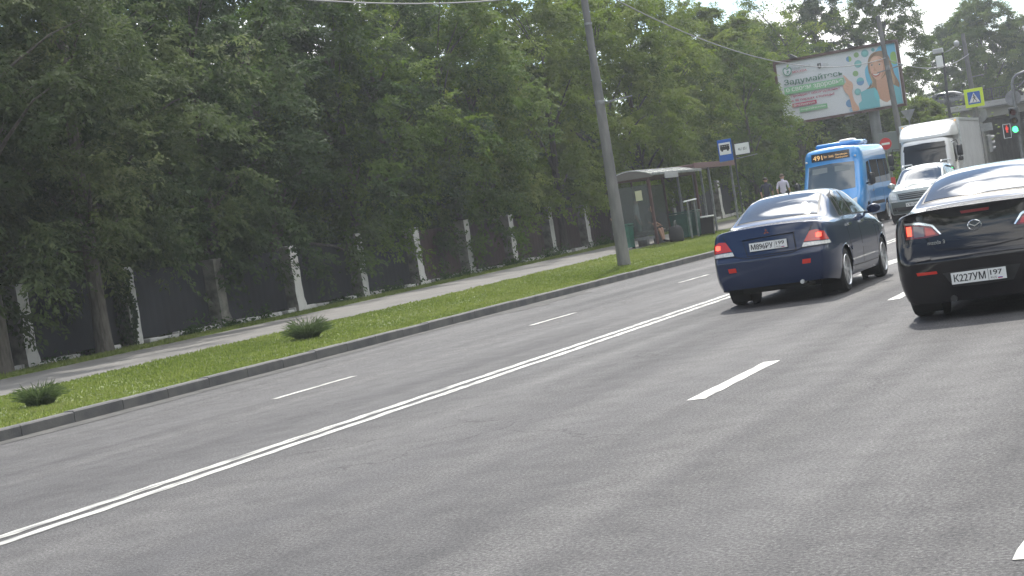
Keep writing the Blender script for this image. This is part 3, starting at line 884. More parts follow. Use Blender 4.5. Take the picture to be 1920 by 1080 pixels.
def smooth_loft(rings, K, name, mat, parent, bulge=(0, 0), levels=2, creases=(), cap=(True, True), arches=(), rows=None, corner=0.0, caprow=()):
    """rings: half sections (x>=0) from the bottom edge to the roof centre (x=0); K = index of the point where the end faces stop.
    arches: (y, z, radius) wheel openings cut from the sides."""
    bm = bmesh.new()
    nP = len(rings[0])
    full = []
    for r in rings:
        R = [bm.verts.new(p) for p in r]
        Lh = [bm.verts.new((-p[0], p[1], p[2])) for p in r[:-1]]
        full.append(R + Lh[::-1])           # right bottom .. top .. left bottom
    m = len(full[0])
    for a, b in zip(full, full[1:]):
        for j in range(m - 1):
            bm.faces.new((a[j], a[j + 1], b[j + 1], b[j]))
    for e, (ri, dirn) in enumerate(((0, 1), (len(rings) - 1, -1))):
        if not cap[e]: continue
        r = rings[ri]; f = full[ri]
        top = r[K:]
        fr = [p[0] / top[0][0] for p in top]
        prev = None; caps = {}
        for i in range(K + 1):
            if i == K:
                row = [f[j] for j in range(K, m - K)]
            else:
                x0, y0, z0 = r[i]
                row = [f[i]]
                for q in fr[1:]:
                    row.append(bm.verts.new((x0 * q, y0 - dirn * bulge[e] * (1 - q * q), z0)))
                for q in fr[1:-1][::-1]:
                    row.append(bm.verts.new((-x0 * q, y0 - dirn * bulge[e] * (1 - q * q), z0)))
                row.append(f[m - 1 - i])
            if prev:
                for j in range(len(row) - 1):
                    try: bm.faces.new((prev[j], prev[j + 1], row[j + 1], row[j]))
                    except ValueError: pass
            prev = row; caps[i] = row
        if e == 0: cap0 = caps
    bmesh.ops.recalc_face_normals(bm, faces=bm.faces)
    cl = bm.edges.layers.float.new('crease_edge')
    bm.verts.ensure_lookup_table()
    for (i, w, ra, rb) in creases:          # longitudinal crease along point index i from ring ra to rb (ra == rb: across the cap edge)
        for side in (i, m - 1 - i):
            for k in range(ra, rb):
                e = bm.edges.get((full[k][side], full[k + 1][side]))
                if e: e[cl] = w
    if corner:
        for j in range(K):
            for a_, b_ in ((full[0][j], full[0][j + 1]), (full[0][m - 1 - j], full[0][m - 2 - j])):
                e = bm.edges.get((a_, b_))
                if e: e[cl] = corner
    for i, w in caprow:
        for a_, b_ in zip(cap0[i], cap0[i][1:]):
            e = bm.edges.get((a_, b_))
            if e: e[cl] = w
    if rows:
        for (ri, i, w) in rows:
            f = full[ri]
            rng_ = range(i, m - 1 - i)
            for j in rng_:
                e = bm.edges.get((f[j], f[j + 1]))
                if e: e[cl] = w
    me = bpy.data.meshes.new(name); bm.to_mesh(me); bm.free()
    o = bpy.data.objects.new(name, me); COL.objects.link(o)
    md = o.modifiers.new('s', 'SUBSURF'); md.levels = levels; md.render_levels = levels
    dg = bpy.context.evaluated_depsgraph_get()
    nm = bpy.data.meshes.new_from_object(o.evaluated_get(dg))
    o.modifiers.clear(); o.data = nm; bpy.data.meshes.remove(me)
    nm.name = name
    bm = bmesh.new(); bm.from_mesh(nm)
    bmesh.ops.recalc_face_normals(bm, faces=bm.faces)
    bvh = BVHTree.FromBMesh(bm)
    for (ay, az, ar) in arches:
        # refine, cut and round off the wheel opening
        fs = [f for f in bm.faces if abs(f.calc_center_median().x) > .45 and (f.calc_center_median() - Vector((f.calc_center_median().x, ay, az))).length < ar * 1.35]
        es = list({e for f in fs for e in f.edges})
        bmesh.ops.subdivide_edges(bm, edges=es, cuts=2, use_grid_fill=True)
        for v in bm.verts:
            if abs(v.co.x) < .45: continue
            dy_, dz_ = v.co.y - ay, v.co.z - az
            rr = sqrt(dy_ * dy_ + dz_ * dz_)
            if abs(rr - ar) < ar * .085 and rr > 0:
                v.co.y = ay + dy_ * ar / rr; v.co.z = az + dz_ * ar / rr
        dele = []
        for f in bm.faces:
            c = f.calc_center_median()
            if abs(c.x) > .45 and sqrt((c.y - ay) ** 2 + (c.z - az) ** 2) < ar * .985: dele.append(f)
        bmesh.ops.delete(bm, geom=dele, context='FACES')
    bm.to_mesh(nm); bm.free()
    nm.polygons.foreach_set('use_smooth', [True] * len(nm.polygons))
    nm.materials.clear(); nm.materials.append(mat)
    if parent: o.parent = parent
    return o, bvh

def resample(pl, n):
    pl = [Vector((*p, 0)) for p in pl]
    d = [0.0]
    for a, b in zip(pl, pl[1:]): d.append(d[-1] + (b - a).length)
    outp = []
    for i in range(n):
        t = d[-1] * i / (n - 1); k = 0
        while k < len(d) - 2 and d[k + 1] < t: k += 1
        s_ = (t - d[k]) / max(1e-9, d[k + 1] - d[k])
        outp.append(pl[k].lerp(pl[k + 1], s_))
    return outp

def patch(name, bvh, view, lo, hi, mat, parent, off=.004, thick=.02, nu=14, nv=6, smooth=True):
    """panel that hugs the body: lo and hi are polylines in the view plane.  view: 'rear' (x,z) cast to +y; 'front' cast to -y;
    'right' (y,z) cast to -x; 'left' cast to +x; 'top' (x,y) cast down."""
    A, B = resample(lo, nu), resample(hi, nu)
    pts, nrm = [], []
    for j in range(nv):
        for i in range(nu):
            q = A[i].lerp(B[i], j / (nv - 1))
            if view == 'rear': o_, d_ = Vector((q.x, -3, q.y)), Vector((0, 1, 0))
            elif view == 'front': o_, d_ = Vector((q.x, 12, q.y)), Vector((0, -1, 0))
            elif view == 'right': o_, d_ = Vector((4, q.x, q.y)), Vector((-1, 0, 0))
            elif view == 'left': o_, d_ = Vector((-4, q.x, q.y)), Vector((1, 0, 0))
            else: o_, d_ = Vector((q.x, q.y, 6)), Vector((0, 0, -1))
            h, n, idx, dist = bvh.ray_cast(o_, d_)
            if h is None:
                h, n, idx, dist = bvh.find_nearest(o_ + d_ * 3)
            if n.dot(d_) > 0: n = -n
            pts.append(h); nrm.append(n)
    mb = MB()
    top = mb.add([p + n * off for p, n in zip(pts, nrm)])
    for j in range(nv - 1):
        for i in range(nu - 1):
            mb.face([top + j * nu + i, top + j * nu + i + 1, top + (j + 1) * nu + i + 1, top + (j + 1) * nu + i])
    per = [i for i in range(nu)] + [j * nu + nu - 1 for j in range(1, nv)] + [(nv - 1) * nu + i for i in range(nu - 2, -1, -1)] + [j * nu for j in range(nv - 2, 0, -1)]
    low = mb.add([pts[k] - nrm[k] * thick for k in per])
    for k in range(len(per)):
        k2 = (k + 1) % len(per)
        mb.face([top + per[k], top + per[k2], low + k2, low + k])
    return mb.build(name, mat, parent, auto=45)

def seam(name, bvh, view, line, w, parent, mat=None, off=.0015, n=24):
    pl = resample(line, n)
    lo, hi = [], []
    for i, p in enumerate(pl):
        d = (pl[min(i + 1, n - 1)] - pl[max(i - 1, 0)]); d.normalize()
        q = Vector((-d.y, d.x, 0)) * w / 2
        lo.append((p.x - q.x, p.y - q.y)); hi.append((p.x + q.x, p.y + q.y))
    return patch(name, bvh, view, lo, hi, mat or m_gap, parent, off=off, thick=.004, nu=n, nv=2)

def wheel(parent, x, y, r, w, side, spokes=7, rimm=None, rim_r=.66):
    """side +1: outer face towards +x"""
    p = pivot('wheel', parent, (x, y, r))
    mb = MB()
    prof = [(-w / 2 + .01, r * .70), (-w / 2, r * .80), (-w / 2 + .012, r * .93), (-w / 2 + .04, r * .99), (-.0, r), (w / 2 - .04, r * .99), (w / 2 - .012, r * .93), (w / 2, r * .80), (w / 2 - .01, r * .70)]
    mb.lathe([(a * side, q) for a, q in prof], 32, 'x', closed=True)
    mb.build('tyre', m_rubber, p, auto=40)
    mb = MB()
    rr = r * .71
    mb.lathe([(a * side, q) for a, q in [(w / 2 - .006, rr), (w / 2 + .002, rr * .97), (w / 2 - .012, rr * .90), (-w / 2 + .02, rr * .86), (-w / 2 + .02, rr * .98)]], 32, 'x', closed=True)
    # hub and spokes
    mb.lathe([(side * (w / 2 - .045), rr * .24), (side * (w / 2 - .015), rr * .22), (side * (w / 2 - .008), rr * .10)], 16, 'x')
    for k in range(spokes):
        t = 2 * pi * k / spokes
        u = Vector((0, cos(t), sin(t))); v = Vector((0, -sin(t), cos(t)))
        o_ = Vector((side * (w / 2 - .045), 0, 0))
        mb.prism([(rr * .14, -rr * .13), (rr * .93, -rr * .10), (rr * .93, rr * .10), (rr * .14, rr * .13)], o_, u, v, Vector((side * .026, 0, 0)))
    mb.build('rim', rimm or m_alloy, p, auto=40)
    mb = MB()
    mb.lathe([(side * (-.02), rr * .85), (side * (-.01), rr * .85)], 24, 'x')
    mb.build('brake_disc', m_dark, p)
    return p

def plate_part(parent, cx, y, cz, rev, text, region, tilt=0.0, rus=True):
    """registration plate facing -y (rev False) or +y (rev True)"""
    s_ = -1 if rev else 1
    p = pivot('number_plate', parent, (cx, y, cz), pi if rev else 0)
    mb = MB(); mb.cbox((0, 0, 0), (.532, .014, .122), .004); mb.build('plate_frame', m_plastic, p)
    mb = MB(); mb.box((0, -.009, 0), (.52, .004, .112)); mb.build('plate_face', m_plate, p)
    u, v, w = (1, 0, 0), (0, 0, 1), (0, -1, 0)
    y0 = -.0115
    text_part('plate_lettering', text, .1, m_ink, p, (-.235, y0, -.036), u, v, w, .001, fit=.30, fith=.074, bold=.02)
    text_part('region_lettering', region, .07, m_ink, p, (.112, y0, -.008), u, v, w, .001, fit=.11, fith=.048, bold=.02)
    text_part('country_lettering', 'RUS', .03, m_ink, p, (.112, y0, -.044), u, v, w, .001, fit=.055, fith=.020)
    mb = MB(); mb.box((.092, y0 - .0005, 0), (.004, .001, .108)); mb.build('plate_divider', m_ink, p)
    for nm, c, zz_ in (('white', (.8, .8, .8), -.030), ('blue', (.02, .05, .35), -.037), ('red', (.5, .02, .02), -.044)):
        mb = MB(); mb.box((.2, y0 - .0005, zz_), (.044, .001, .007)); mb.build('flag_stripe', M('flag_' + nm, c, .5), p)
    return p

def liner(parent, y, z, r, half, inner):
    for s_ in (-1, 1):
        mb = MB()
        n = 14
        a = [mb.add([(s_ * half, y + r * cos(t), z + r * sin(t)), (s_ * inner, y + r * cos(t), z + r * sin(t))]) for t in [(-.25 + 1.5 * k / (n - 1)) * pi * 1.0 for k in range(n)]]
        for q, w in zip(a, a[1:]): mb.face([q, q + 1, w + 1, w])
        c = mb.add([(s_ * inner, y + r * cos(t), z + r * sin(t)) for t in [2 * pi * k / 20 for k in range(20)]])
        mb.face([c + k for k in range(20)])
        mb.build('wheel_housing', m_dark, parent, fix=False)

def mirror(parent, x, y, z, side, mat, s=1.0):
    mb = MB()
    n = 10
    rings = []
    for k, (dy_, sc) in enumerate(((0, .82), (.02, 1.0), (.06, .95), (.10, .7), (.12, .35))):
        rings.append(mb.add([(x + side * (.10 + .105 * sc * cos(2 * pi * j / n)) * s, y + dy_ * s, z + .07 * sc * sin(2 * pi * j / n) * s) for j in range(n)]))
    for a, b in zip(rings, rings[1:]):
        for j in range(n): mb.face([a + j, a + (j + 1) % n, b + (j + 1) % n, b + j])
    mb.face([rings[0] + j for j in range(n)]); mb.face([rings[-1] + j for j in range(n)])
    mb.box((x + side * .0, y + .06 * s, z - .05 * s), (.10 * s, .05 * s, .03 * s))
    return mb.build('door_mirror', mat, parent, auto=50)

def sedan(t, W, H, L, wb, ro, r, paint, rear, belt=1.0, deck=1.07, tw=.185, spokes=7, gz=.20, bulge=.085, corner=.35, caprow=()):
    """rear = per-point (x, y, z) of the rear corner; returns body, bvh.  local +y forward, origin under the rear bumper"""
    h = W / 2
    # 11 half points: 0 bottom, 1 lower, 2 mid, 3 bumper top, 4 lamp, 5 shoulder, 6 deck edge, 7.. top
    def st(y, w, zb, zt, tops, wl=.93):
        return [(h * w * wl, y, zb), (h * w * .985, y, zb + .12), (h * w, y, .50), (h * w * .995, y, .66), (h * w * .985, y, .80), (h * w * .955, y, zt - .05),
                (tops[0][0], y, tops[0][1]), (tops[1][0], y, tops[1][1]), (tops[2][0], y, tops[2][1]), (tops[3][0], y, tops[3][1]), (0, y, tops[4])]
    d = deck; b = belt
    rings = [rear,
        st(.20, .955, gz + .06, d - .02, [(h * .86, d - .025), (h * .78, d - .004), (h * .58, d + .004), (h * .30, d + .010), d + .012]),
        st(.48, 1.0, gz + .03, d - .03, [(h * .90, d - .04), (h * .80, d - .008), (h * .62, d + .004), (h * .32, d + .014), d + .018]),
        st(.74, 1.0, gz, d - .04, [(h * .905, d - .045), (h * .82, d + .01), (h * .66, d + .035), (h * .34, d + .05), d + .055]),
        st(1.02, 1.0, gz, b + .01, [(h * .905, d - .05), (h * .80, d + .10), (h * .67, d + .185), (h * .36, d + .215), d + .225]),
        st(1.42, 1.0, gz, b, [(h * .905, b + .01), (h * .78, H - .24), (h * .645, H - .085), (h * .36, H - .045), H - .035]),
        st(1.80, 1.0, gz, b, [(h * .90, b), (h * .775, H - .22), (h * .665, H - .04), (h * .38, H - .008), H]),
        st(2.45, 1.0, gz, b - .02, [(h * .90, b - .01), (h * .775, H - .23), (h * .66, H - .04), (h * .38, H - .006), H]),
        st(2.85, 1.0, gz, b - .03, [(h * .90, b - .02), (h * .79, H - .25), (h * .63, H - .10), (h * .36, H - .06), H - .05]),
        st(3.45, 1.0, gz, b - .06, [(h * .90, b - .06), (h * .84, b - .01), (h * .68, b + .03), (h * .36, b + .05), b + .055]),
        st(3.62, 1.0, gz, b - .08, [(h * .90, b - .09), (h * .84, b - .06), (h * .66, b - .035), (h * .36, b - .015), b - .01]),
        st(L - .45, .98, gz + .02, .84, [(h * .86, .82), (h * .76, .85), (h * .58, .87), (h * .30, .885), .89]),
        st(L - .14, .90, gz + .04, .74, [(h * .74, .74), (h * .66, .77), (h * .50, .785), (h * .26, .79), .795]),
        [(h * .66, L - .04, gz + .08), (h * .70, L - .03, .32), (h * .72, L - .02, .45), (h * .70, L - .03, .55), (h * .68, L - .05, .62), (h * .66, L - .07, .68), (h * .63, L - .09, .71), (h * .55, L - .09, .73), (h * .42, L - .085, .735), (h * .22, L - .08, .74), (0, L - .08, .745)],
    ]
    ry, fy = ro, ro + wb
    body, bvh = smooth_loft(rings, 6, 'body', paint, t, bulge=(bulge, .12), corner=corner, caprow=caprow, levels=3, creases=((3, .35, 0, 2), (0, .6, 0, 13), (6, .25, 0, 4), (6, .18, 5, 9)),
                            rows=((0, 6, .55),), arches=((ry, r, r + .045), (fy, r, r + .045)))
    for yy in (ry, fy): liner(t, yy, r, r + .05, h * .93, h - .34)
    mb = MB(); mb.box((0, L / 2, gz + .10), (W - .5, L - .5, .12)); mb.box((0, L / 2, .42), (W - .62, L - 1.3, .5))
    mb.build('underbody', m_dark, t)
    for yy in (ry, fy):
        for s_ in (-1, 1):
            wheel(t, s_ * (h - tw / 2 - .015), yy, r, tw, s_, spokes)
    return body, bvh

def ysurf(bv, x, z):
    h_ = bv.ray_cast(Vector((x, -3, z)), Vector((0, 1, 0)))[0]
    return h_.y
def mirrored(pl): return [(-x, z) for x, z in pl]

# ---- dark blue saloon straddling the centre line
t = thing('saloon_car', 'dark blue saloon with its red brake lights lit, driving away beside the centre line', 'car', (-6.02, 22.42, 0))
h = .8475
rear = [(h * .80, .10, .27), (h * .84, .075, .36), (h * .865, .06, .50), (h * .875, .06, .655), (h * .86, .115, .725), (h * .83, .155, .92), (h * .76, .185, 1.045), (h * .66, .185, 1.06), (h * .50, .175, 1.068), (h * .26, .165, 1.078), (0, .16, 1.082)]
body, bv = sedan(t, 1.695, 1.485, 4.48, 2.60, 1.02, .305, m_navy, rear, belt=1.02, deck=1.065, gz=.20, bulge=.065, corner=.4, caprow=((3, .55),))
for s_ in (1, -1):
    fx = (lambda pl: pl) if s_ == 1 else mirrored
    o = patch('tail_lamp', bv, 'rear', fx([(.50, .795), (.66, .790), (.80, .782)]), fx([(.585, .925), (.68, .935), (.765, .895)]), m_redl, t, off=.008)
    o['label'] = 'lit red tail lamp'
    patch('reversing_lens', bv, 'rear', fx([(.470, .728), (.66, .730), (.812, .728)]), fx([(.495, .782), (.66, .778), (.803, .770)]), m_clear, o, off=.007)
    patch('brake_bulb', bv, 'rear', fx([(.665, .835), (.70, .825), (.735, .835)]), fx([(.665, .885), (.70, .895), (.735, .885)]), m_redlit, o, off=.0095, thick=.002, nu=8, nv=4)
    patch('bumper_reflector', bv, 'rear', fx([(.455, .505), (.565, .505)]), fx([(.465, .565), (.575, .565)]), m_redl, t, off=.006, nu=6, nv=4)
    # side glass
    view = 'right' if s_ == 1 else 'left'
    patch('side_window_surround', bv, view, [(1.22, 1.045), (2.1, 1.035), (2.95, 1.015), (3.27, 1.01)], [(1.52, 1.36), (1.95, 1.425), (2.45, 1.42), (2.80, 1.345)], m_plastic, t, off=.0025, nu=26, nv=8)
    patch('rear_side_window', bv, view, [(1.55, 1.055), (2.10, 1.045)], [(1.68, 1.365), (2.09, 1.40)], m_glass, t, off=.006, nu=10, nv=8)
    patch('front_side_window', bv, view, [(2.19, 1.045), (2.75, 1.035), (3.10, 1.03)], [(2.18, 1.40), (2.45, 1.395), (2.70, 1.345)], m_glass, t, off=.006, nu=12, nv=8)
    patch('quarter_window', bv, view, [(1.30, 1.06), (1.50, 1.055)], [(1.50, 1.315), (1.62, 1.355)], m_glass, t, off=.006, nu=8, nv=8)
    for yd in (1.42, 2.28):
        patch('door_handle', bv, view, [(yd, .895), (yd + .20, .895)], [(yd, .93), (yd + .20, .93)], m_chrome, t, off=.03, thick=.0, nu=6, nv=3)
    patch('side_moulding', bv, view, [(1.40, .555), (2.4, .55), (3.15, .545)], [(1.40, .605), (2.4, .60), (3.15, .595)], m_navy, t, off=.014, nu=16, nv=3)
    for ln in ([(1.36, 1.0), (1.40, .62), (1.40, .34)], [(2.14, 1.03), (2.16, .7), (2.14, .33)], [(3.22, .98), (3.24, .6), (3.22, .33)], [(1.36, .33), (2.2, .315), (3.2, .315)]):
        seam('door_gap', bv, view, ln, .010, t)
    mirror(t, s_ * .80, 2.98, 1.06, s_, m_navy)
seam('boot_gap', bv, 'rear', [(-.62, 1.0), (-.55, .86), (-.455, .71), (-.33, .675), (0, .668), (.33, .675), (.455, .71), (.55, .86), (.62, 1.0)], .012, t, n=60)
seam('bumper_gap', bv, 'rear', [(-.80, .715), (-.46, .715)], .010, t); seam('bumper_gap', bv, 'rear', [(.46, .715), (.80, .715)], .010, t)
rec = patch('plate_recess', bv, 'rear', [(-.285, .695), (0, .69), (.40, .70)], [(-.345, .92), (0, .935), (.375, .94)], m_gap, t, off=.002, thick=.004)
patch('recess_face', bv, 'rear', [(-.272, .705), (0, .70), (.385, .71)], [(-.330, .908), (0, .923), (.36, .926)], m_navy, rec, off=.0035, thick=.001)
patch('garnish', bv, 'rear', [(-.345, .918), (0, .932), (.38, .938)], [(-.345, .945), (0, .96), (.38, .962)], m_navy, t, off=.022, thick=.01)
plate_part(t, .025, ysurf(bv, 0, .77) - .016, .815, False, 'М896РУ', '199')
emb = MB()
for a_ in (pi / 2, pi / 2 + 2 * pi / 3, pi / 2 + 4 * pi / 3):
    u, v = Vector((cos(a_), 0, sin(a_))), Vector((-sin(a_), 0, cos(a_)))
    emb.prism([(0, 0), (.022, .0125), (.044, 0), (.022, -.0125)], (0, ysurf(bv, 0, .995) - .003, .995), u, v, (0, -.006, 0))
m_embr = M('red_chrome', (.30, .10, .08), .25, metal=.7)
emb.build('emblem', m_embr, t)
m_rg = m_glassr
patch('rear_window_surround', bv, 'top', [(-.60, .77), (0, .73), (.60, .77)], [(-.515, 1.50), (0, 1.50), (.515, 1.50)], m_plastic, t, off=.0025, nu=20, nv=14)
patch('rear_window', bv, 'top', [(-.57, .79), (0, .75), (.57, .79)], [(-.49, 1.46), (0, 1.465), (.49, 1.46)], m_rg, t, off=.007, nu=20, nv=14)
patch('windscreen', bv, 'top', [(-.52, 2.72), (0, 2.70), (.52, 2.72)], [(-.60, 3.34), (0, 3.40), (.60, 3.34)], m_rg, t, off=.005, nu=20, nv=12)
mb = MB(); mb.prism([(0, 0), (.11, 0), (.06, .045), (.02, .05)], (-.006, 1.62, 1.455), (0, 1, 0), (0, 0, 1), (.012, 0, 0)); mb.build('roof_aerial', m_plastic, t)
mb = MB(); mb.tube([(.42, .02, .27), (.42, .30, .27)], .028, 12); mb.build('exhaust_pipe', m_alloy, t)
mb = MB(); mb.box((0, .45, .24), (.9, .5, .10)); mb.tube([(-.55, 1.02, .305), (.55, 1.02, .305)], .035, 8); mb.build('rear_axle', m_dark, t)

# ---- black saloon at the right edge
t = thing('saloon_car', 'black saloon in the right-hand lane, cut off by the edge of the picture', 'car', (-2.458, 16.80, 0))
h = .8775
rear = [(h * .74, .19, .18), (h * .77, .16, .30), (h * .785, .14, .44), (h * .785, .13, .60), (h * .765, .215, .665), (h * .745, .265, .90), (h * .665, .27, 1.075), (h * .60, .25, 1.085), (h * .46, .225, 1.088), (h * .24, .205, 1.092), (0, .20, 1.094)]
body, bv = sedan(t, 1.725, 1.47, 4.58, 2.64, .98, .325, m_black, rear, belt=1.03, deck=1.085, tw=.205, spokes=10, gz=.17, bulge=.06, corner=.3, caprow=((3, .6),))
for s_ in (1, -1):
    fx = (lambda pl: pl) if s_ == 1 else mirrored
    o = patch('tail_lamp', bv, 'rear', fx([(.365, .838), (.50, .826), (.70, .830)]), fx([(.378, .852), (.44, .935), (.56, .970), (.70, .985)]), m_redd, t, off=.008, nu=18, nv=8)
    patch('lamp_trim', bv, 'rear', fx([(.362, .845), (.43, .930), (.55, .962), (.695, .976)]), fx([(.345, .845), (.42, .950), (.545, .985), (.695, .995)]), m_chrome, o, off=.013, nu=18, nv=3)
    patch('inner_lens', bv, 'rear', fx([(.40, .850), (.50, .842)]), fx([(.43, .905), (.50, .930)]), m_redl, o, off=.011, thick=.002, nu=8, nv=5)
    patch('middle_lens', bv, 'rear', fx([(.515, .842), (.615, .842)]), fx([(.515, .935), (.615, .955)]), M('smoked_lens', (.16, .13, .14), .12, coat=1.0), o, off=.011, thick=.002, nu=8, nv=5)
    patch('brake_bulb', bv, 'rear', fx([(.640, .862), (.685, .862)]), fx([(.640, .955), (.685, .955)]), m_redlit if s_ == -1 else m_redl, o, off=.0115, thick=.002, nu=6, nv=5)
    patch('bumper_reflector', bv, 'rear', fx([(.42, .470), (.62, .470)]), fx([(.425, .496), (.625, .500)]), m_redl, t, off=.006, nu=10, nv=3)
    view = 'right' if s_ == 1 else 'left'
    patch('rear_side_window', bv, view, [(1.40, 1.065), (2.12, 1.055)], [(1.62, 1.335), (2.10, 1.385)], m_glass, t, off=.004, nu=10, nv=8)
    patch('front_side_window', bv, view, [(2.20, 1.055), (2.8, 1.045), (3.12, 1.04)], [(2.19, 1.385), (2.5, 1.375), (2.76, 1.325)], m_glass, t, off=.004, nu=12, nv=8)
    for ln in ([(1.44, 1.0), (1.46, .62), (1.44, .34)], [(2.16, 1.03), (2.18, .7), (2.16, .33)], [(3.26, .98), (3.28, .6), (3.26, .33)]):
        seam('door_gap', bv, view, ln, .010, t)
    for yd in (1.5, 2.3):
        patch('door_handle', bv, view, [(yd, .895), (yd + .20, .895)], [(yd, .93), (yd + .20, .93)], m_black, t, off=.03, thick=.0, nu=6, nv=3)
    mirror(t, s_ * .83, 2.98, 1.07, s_, m_black)
    mb = MB(); mb.cbox((s_ * .70, .62, .27), (.20, .012, .24), .004); mb.box((s_ * .70, .612, .195), (.16, .006, .03)); mb.build('mud_flap', m_plastic, t)
    # raised character line at the bumper corner
    patch('bumper_ledge', bv, 'rear', fx([(.47, .610), (.60, .600), (.685, .585)]), fx([(.47, .640), (.60, .635), (.685, .605)]), m_black, t, off=.012, nu=12, nv=4)
seam('boot_gap', bv, 'rear', [(-.60, 1.04), (-.50, .82), (-.42, .70), (0, .665), (.42, .70), (.50, .82), (.60, 1.04)], .010, t, n=60)
seam('bumper_gap', bv, 'rear', [(-.69, .60), (0, .615), (.69, .60)], .008, t, n=40)
patch('boot_spoiler', bv, 'rear', [(-.52, 1.052), (0, 1.060), (.52, 1.052)], [(-.52, 1.075), (0, 1.082), (.52, 1.075)], m_black, t, off=.012, nu=24, nv=3)
patch('high_brake_lamp', bv, 'rear', [(-.13, 1.018), (.13, 1.018)], [(-.14, 1.045), (.14, 1.045)], m_redd, t, off=.010, nu=10, nv=3)
rec = patch('plate_recess', bv, 'rear', [(-.285, .325), (0, .315), (.285, .325)], [(-.37, .468), (0, .478), (.37, .468)], m_plastic, t, off=.002, thick=.004)
for s_ in (-1, 1):
    fx = (lambda pl: pl) if s_ == 1 else mirrored
    patch('recess_edge', bv, 'rear', fx([(.285, .325), (.370, .468)]), fx([(.325, .325), (.40, .468)]), m_black, rec, off=.006, nu=10, nv=3)
plate_part(t, -.03, ysurf(bv, 0, .44) - .014, .405, False, 'К227УМ', '197')
EY = ysurf(bv, -.02, .89) + .002
em = MB()
em.lathe([(-.008, .058), (-.012, .062), (-.008, .068), (0, .068), (0, .058)], 36, 'y', (-.02, EY, .89), closed=True)
for s_ in (-1, 1):
    em.prism([(0, -.018), (.058, .022), (.062, .036), (0, -.004)] if s_ == 1 else [(0, -.018), (0, -.004), (-.062, .036), (-.058, .022)], (-.02, EY + .003, .89), (1, 0, 0), (0, 0, 1), (0, -.014, 0))
o = em.build('emblem', m_chrome, t, auto=40)
for v in o.data.vertices: v.co.z = .89 + (v.co.z - .89) * .8
text_part('badge_lettering', 'mazda 3', .06, m_chrome, t, (-.49, ysurf(bv, -.36, .775) - .004, .755), (1, (ysurf(bv, -.33, .775) - ysurf(bv, -.48, .775)) / .15, 0), (0, 0, 1), (0, -1, 0), .002, fit=.17)
patch('rear_window_surround', bv, 'top', [(-.60, .80), (0, .76), (.60, .80)], [(-.52, 1.50), (0, 1.50), (.52, 1.50)], m_plastic, t, off=.0025, nu=20, nv=14)
patch('rear_window', bv, 'top', [(-.575, .82), (0, .785), (.575, .82)], [(-.495, 1.465), (0, 1.47), (.495, 1.465)], m_rg, t, off=.007, nu=20, nv=14)
patch('windscreen', bv, 'top', [(-.52, 2.72), (0, 2.70), (.52, 2.72)], [(-.60, 3.34), (0, 3.40), (.60, 3.34)], m_rg, t, off=.005, nu=20, nv=12)
mb = MB(); mb.tube([(-.30, .10, .21), (-.30, .5, .21)], .032, 12); mb.build('exhaust_pipe', m_plastic, t)
mb = MB(); mb.box((0, .5, .23), (1.0, .6, .10)); mb.tube([(-.6, .98, .32), (.6, .98, .32)], .035, 8); mb.build('rear_axle', m_dark, t)

# ---- oncoming blue minibus
t = thing('minibus', 'blue route minibus with amber destination board, coming along the kerb lane', 'minibus', (-12.20, 54.0, road_z(-12.1, 55)))
h = 1.02
def bst(y, dz=0.0, w=1.0):
    return [(h * .93 * w, y, .32), (h * .985 * w, y, .48), (h * w, y, .75), (h * w, y, 1.0), (h * w, y, 1.22), (h * .985 * w, y, 1.65), (h * .955 * w, y, 2.12), (h * .93 * w, y, 2.42 + dz), (h * .84 * w, y, 2.60 + dz), (h * .5, y, 2.665 + dz), (0, y, 2.68 + dz)]
f0 = [(h * .80, .06, .30), (h * .84, .0, .46), (h * .86, -.01, .72), (h * .86, .06, .96), (h * .86, .34, 1.20), (h * .845, .62, 1.58), (h * .82, .98, 2.12), (h * .80, .98, 2.36), (h * .74, 1.04, 2.58), (h * .45, 1.04, 2.635), (0, 1.04, 2.65)]
f1 = [(h * .93, .30, .31), (h * .98, .26, .47), (h * .99, .24, .74), (h * .99, .34, .98), (h * .99, .62, 1.21), (h * .97, .92, 1.62), (h * .94, 1.22, 2.12), (h * .92, 1.20, 2.42), (h * .82, 1.26, 2.60), (h * .48, 1.26, 2.66), (0, 1.26, 2.675)]
f2 = [(p[0], 1.05 + (p[1]) * .45, p[2]) for p in f1]
rings = [f0, f1, f2, bst(2.2), bst(3.2), bst(4.4), bst(5.25), [(p[0] * .9, 5.45, .35 + (p[2] - .32) * .97) for p in bst(0)]]
body, bv = smooth_loft(rings, 8, 'body', m_bluep, t, bulge=(.10, .05), levels=2, creases=((0, .6, 0, 7), (8, .3, 0, 7)), arches=((1.05, .34, .40), (4.05, .34, .40)))
for yy in (1.05, 4.05):
    for s_ in (-1, 1): wheel(t, s_ * (h - .12), yy, .34, .21, s_, 6)
    liner(t, yy, .34, .41, h * .95, h - .36)
mb = MB(); mb.box((0, 2.7, .42), (1.7, 5.0, .2)); mb.build('underbody', m_dark, t)
patch('windscreen', bv, 'rear', [(-.78, 1.26), (0, 1.22), (.78, 1.26)], [(-.74, 2.10), (0, 2.13), (.74, 2.10)], m_glassb, t, off=.006, nu=20, nv=12)
db = patch('destination_board', bv, 'rear', [(-.62, 2.25), (.62, 2.25)], [(-.62, 2.49), (.62, 2.49)], M('display_black', (.012, .012, .014), .25), t, off=.03, nu=12, nv=4)
m_amber = M('amber_display', (.5, .28, .08), .5, emit=(1.0, .62, .26), estr=.42)
yb = .86
text_part('display_lettering', '491', .2, m_amber, db, (-.55, yb, 2.29), (1, 0, 0), (0, 0, 1), (0, -1, 0), .0, fit=.30, fith=.15)
